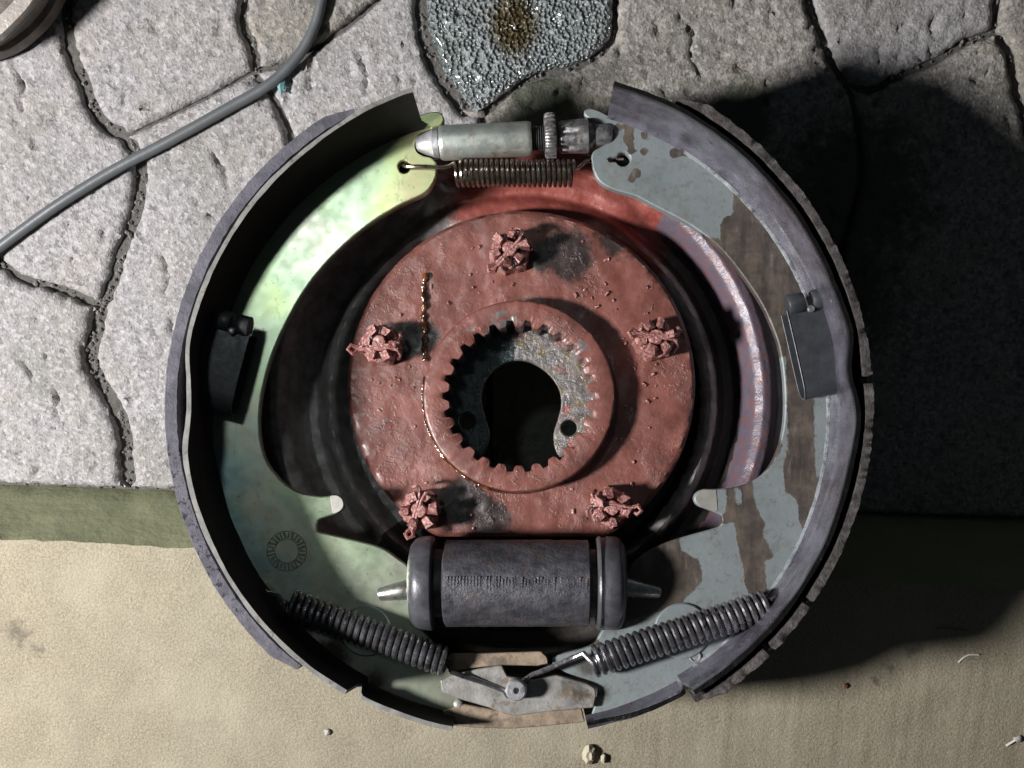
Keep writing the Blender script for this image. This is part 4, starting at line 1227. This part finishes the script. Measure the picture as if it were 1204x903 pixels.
# hook bracket bits beside the spring ends
for px_, py_, par in ((918, 703, shoeR), (309, 706, shoeL)):
    p = P(px_, py_, 0)
    V, F = revolve_vf([(0, 7), (10, 6.5), (13, 5), (14, 2)], p, p + Vector((0, 0, 1)), 18, 1.5, 5); obj('spring_peg', V, F, M_DARK, par)

# ---- wheel cylinder
yc, zc = P(0, 688, 0).y + 2, -4.0
def xw(px, z=40): return P(px, 0, z).x
A = Vector((xw(519), yc, zc)); B = Vector((xw(695), yc, zc))
L = (B-A).length
prof = [(0, 30), (0, 47.5), (2, 50)] + [(2 + (L-4)*k/22, 51) for k in range(23)] + [(L-2, 50), (L, 47.5), (L, 30)]
V, F = revolve_vf(prof, A, B, 84, 1.0, 7)
cyl = obj('wheel_cylinder', V, F, M_CAST, brake)
V, F = revolve_vf([(0, 40), (xw(705)-xw(500), 40)], Vector((xw(500), yc, zc)), B, 48); obj('cylinder_neck', V, F, M_DARK, cyl)
mb = MB()
xs = np.linspace(xw(527), xw(690), 44)
for i, x in enumerate(xs):
    if i > 30 and i % 2 == 0 or i in (11, 14, 21, 22, 26): continue
    hgt = 20 * (1 if i < 14 else random.uniform(0.5, 1))
    for s_ in range(5):
        a = math.radians(90 + 3.0) + (s_-2) * hgt / 5 / 51.0
        c_ = (x, yc - 51.6*math.cos(a) * -1, zc + 51.6*math.sin(a))
        mb.add(box_vf((x + random.uniform(-.2, .2), yc + 51.0*math.cos(a) + 4, zc + 50.6*math.sin(a)), 2.1 if i < 20 else 2.6, hgt/5*0.98, 1.7, 0, 0.7))
obj('casting_marks', mb.V, mb.F, M_CAST, cyl, props=dict(kind='stuff'))
Lc = xw(507) - xw(476)
V, F = revolve_vf([(0, 14), (0.5, 34), (3, 46), (8, 52), (14, 55), (Lc-5, 56), (Lc-2, 55.5), (Lc-1, 54), (Lc, 50), (Lc, 41)], Vector((xw(476), yc, zc)), B, 64)
b1 = obj('dust_boot', V, F, M_BOOT, cyl)
x0 = xw(703)
V, F = revolve_vf([(0, 41), (0, 52), (1.5, 54.5), (4, 55.5), (7, 53.5), (9, 53.5), (12, 55), (24, 55), (29, 52), (33, 45), (35, 32), (35.5, 13)], Vector((x0, yc, zc)), Vector((x0+50, yc, zc)), 64)
b2 = obj('dust_boot', V, F, M_BOOT, cyl)
V, F = revolve_vf([(0, 5), (0.4, 7.0), (3, 8.4), (36, 12.5), (60, 12.5)], P(445, 699, -2), P(486, 692, -2), 32); obj('push_rod', V, F, M_ROD, cyl)
V, F = revolve_vf([(0, 4), (0.4, 6.0), (3, 7.4), (36, 12), (60, 12)], P(777, 697, -2), P(738, 691, -2), 32); obj('push_rod', V, F, M_ROD, cyl)

# ---- anchor at the bottom
V, F = plate_vf([(518, 800), (532, 793), (560, 787), (590, 782), (596, 795), (625, 800), (655, 794), (690, 804), (699, 809), (701, 816), (698, 832), (640, 837), (606, 842), (592, 839), (575, 832), (540, 822), (520, 814)], [], 9.0, 9, 8, 1.0, None, 3.0)
anchor = obj('anchor_plate', V, F, M_ANCHOR, brake)
V, F = plate_vf([(520, 836), (545, 828), (600, 838), (684, 833), (688, 849), (640, 854), (600, 857), (560, 856), (528, 853)], [], 3.0, 60, 8, 1.2, None, 3.0)
obj('anchor_lip', V, F, M_RUSTPL, anchor)
V, F = plate_vf([(526, 772), (530, 769), (575, 768), (636, 766), (643, 772), (645, 780), (632, 783), (590, 782), (560, 785), (527, 790)], [], 8.0, 9, 8, 1.0, None, 3.0)
obj('anchor_strut', V, F, M_RUSTPL, anchor)
p = P(607, 812, 28)
pin = MB()
A = Vector((p.x, p.y, 8)); Bp = Vector((p.x, p.y, 30))
pin.add(revolve_vf([(0, 12.5), (18, 12.5), (20.5, 12), (22, 10.5), (22, 4.2), (21, 3.4), (14, 3.0), (14, 0.3)], A, Bp, 36, 0.5, 6))
obj('anchor_pin', pin.V, pin.F, M_PIN, brake)

# ================================================================= LITTER
def chunk(px, py, r, mat, name, label, cat, h, seed, sq=(1, 1, 0.6), group=None):
    p = G(px, py, h)
    V, F = [], []
    n, m_ = 12, 7
    for k in range(m_+1):
        ph = math.pi*k/m_
        for i in range(n):
            a = 2*math.pi*i/n
            d = Vector((math.sin(ph)*math.cos(a), math.sin(ph)*math.sin(a), math.cos(ph)))
            rr_ = r*(1 + 0.45*noise.noise(d*1.6 + Vector((seed, 0, 0))))
            V.append((p.x + d.x*rr_*sq[0], p.y + d.y*rr_*sq[1], h + r*sq[2]*0.8 + d.z*rr_*sq[2]))
    for k in range(m_):
        for i in range(n):
            j = (i+1) % n; F.append((k*n+i, (k+1)*n+i, (k+1)*n+j, k*n+j))
    return obj(name, V, F, mat, None, frame='world', ang=30, props=dict(label=label, category=cat, group=group))
SH = STEP_H
chunk(331, 101, 8, M_GLASS, 'glass_chip', 'pale blue green glass chip beside the cable', 'glass chip', 2, 1.0, (0.7, 1.3, 0.5))
chunk(385, 860, 5, M_PEB, 'pebble', 'small grey pebble on the sandy step below the brake', 'pebble', SH, 3.0)
chunk(692, 884, 9, M_CRUMB, 'mortar_crumb', 'pale mortar crumb on the step, larger of two by the lower edge', 'crumb', SH - 1, 5.0, (0.9, 1.8, 0.9))
chunk(709, 890, 5, M_CRUMB, 'mortar_crumb', 'smaller mortar crumb beside the larger pale one', 'crumb', SH - 1, 6.0, (0.8, 1.5, 1.0))
chunk(1196, 868, 6, M_PEB, 'pebble', 'dark flat pebble on the step near the corner', 'pebble', SH, 8.0, (1.0, 0.8, 0.5))
chunk(993, 806, 4, M_TWIG, 'dirt_crumb', 'dark dirt crumb on the step beyond the shadow', 'crumb', SH, 9.0)
def strand(pts, r, h, mat, name, label, cat):
    q = [G(x, y, h) for x, y in smooth_open(pts, 6)]
    V, F = tube_vf([(p.x, p.y, h + r + 1) for p in q], r, 6)
    obj(name, V, F, mat, None, frame='world', props=dict(label=label, category=cat))
strand([(1126, 778), (1133, 772), (1140, 769), (1150, 769)], 1.3, SH, M_STRAW, 'straw_fibre', 'curved white fibre lying on the sandy step', 'fibre')
strand([(1182, 876), (1190, 871), (1197, 867)], 1.6, SH, M_STRAW, 'straw_stalk', 'short pale stalk on the step near the dark pebble', 'stalk')
strand([(1100, 738), (1115, 738), (1137, 741)], 0.9, SH, M_TWIG, 'thin_twig', 'thin reddish twig on the step beside the shadow', 'twig')
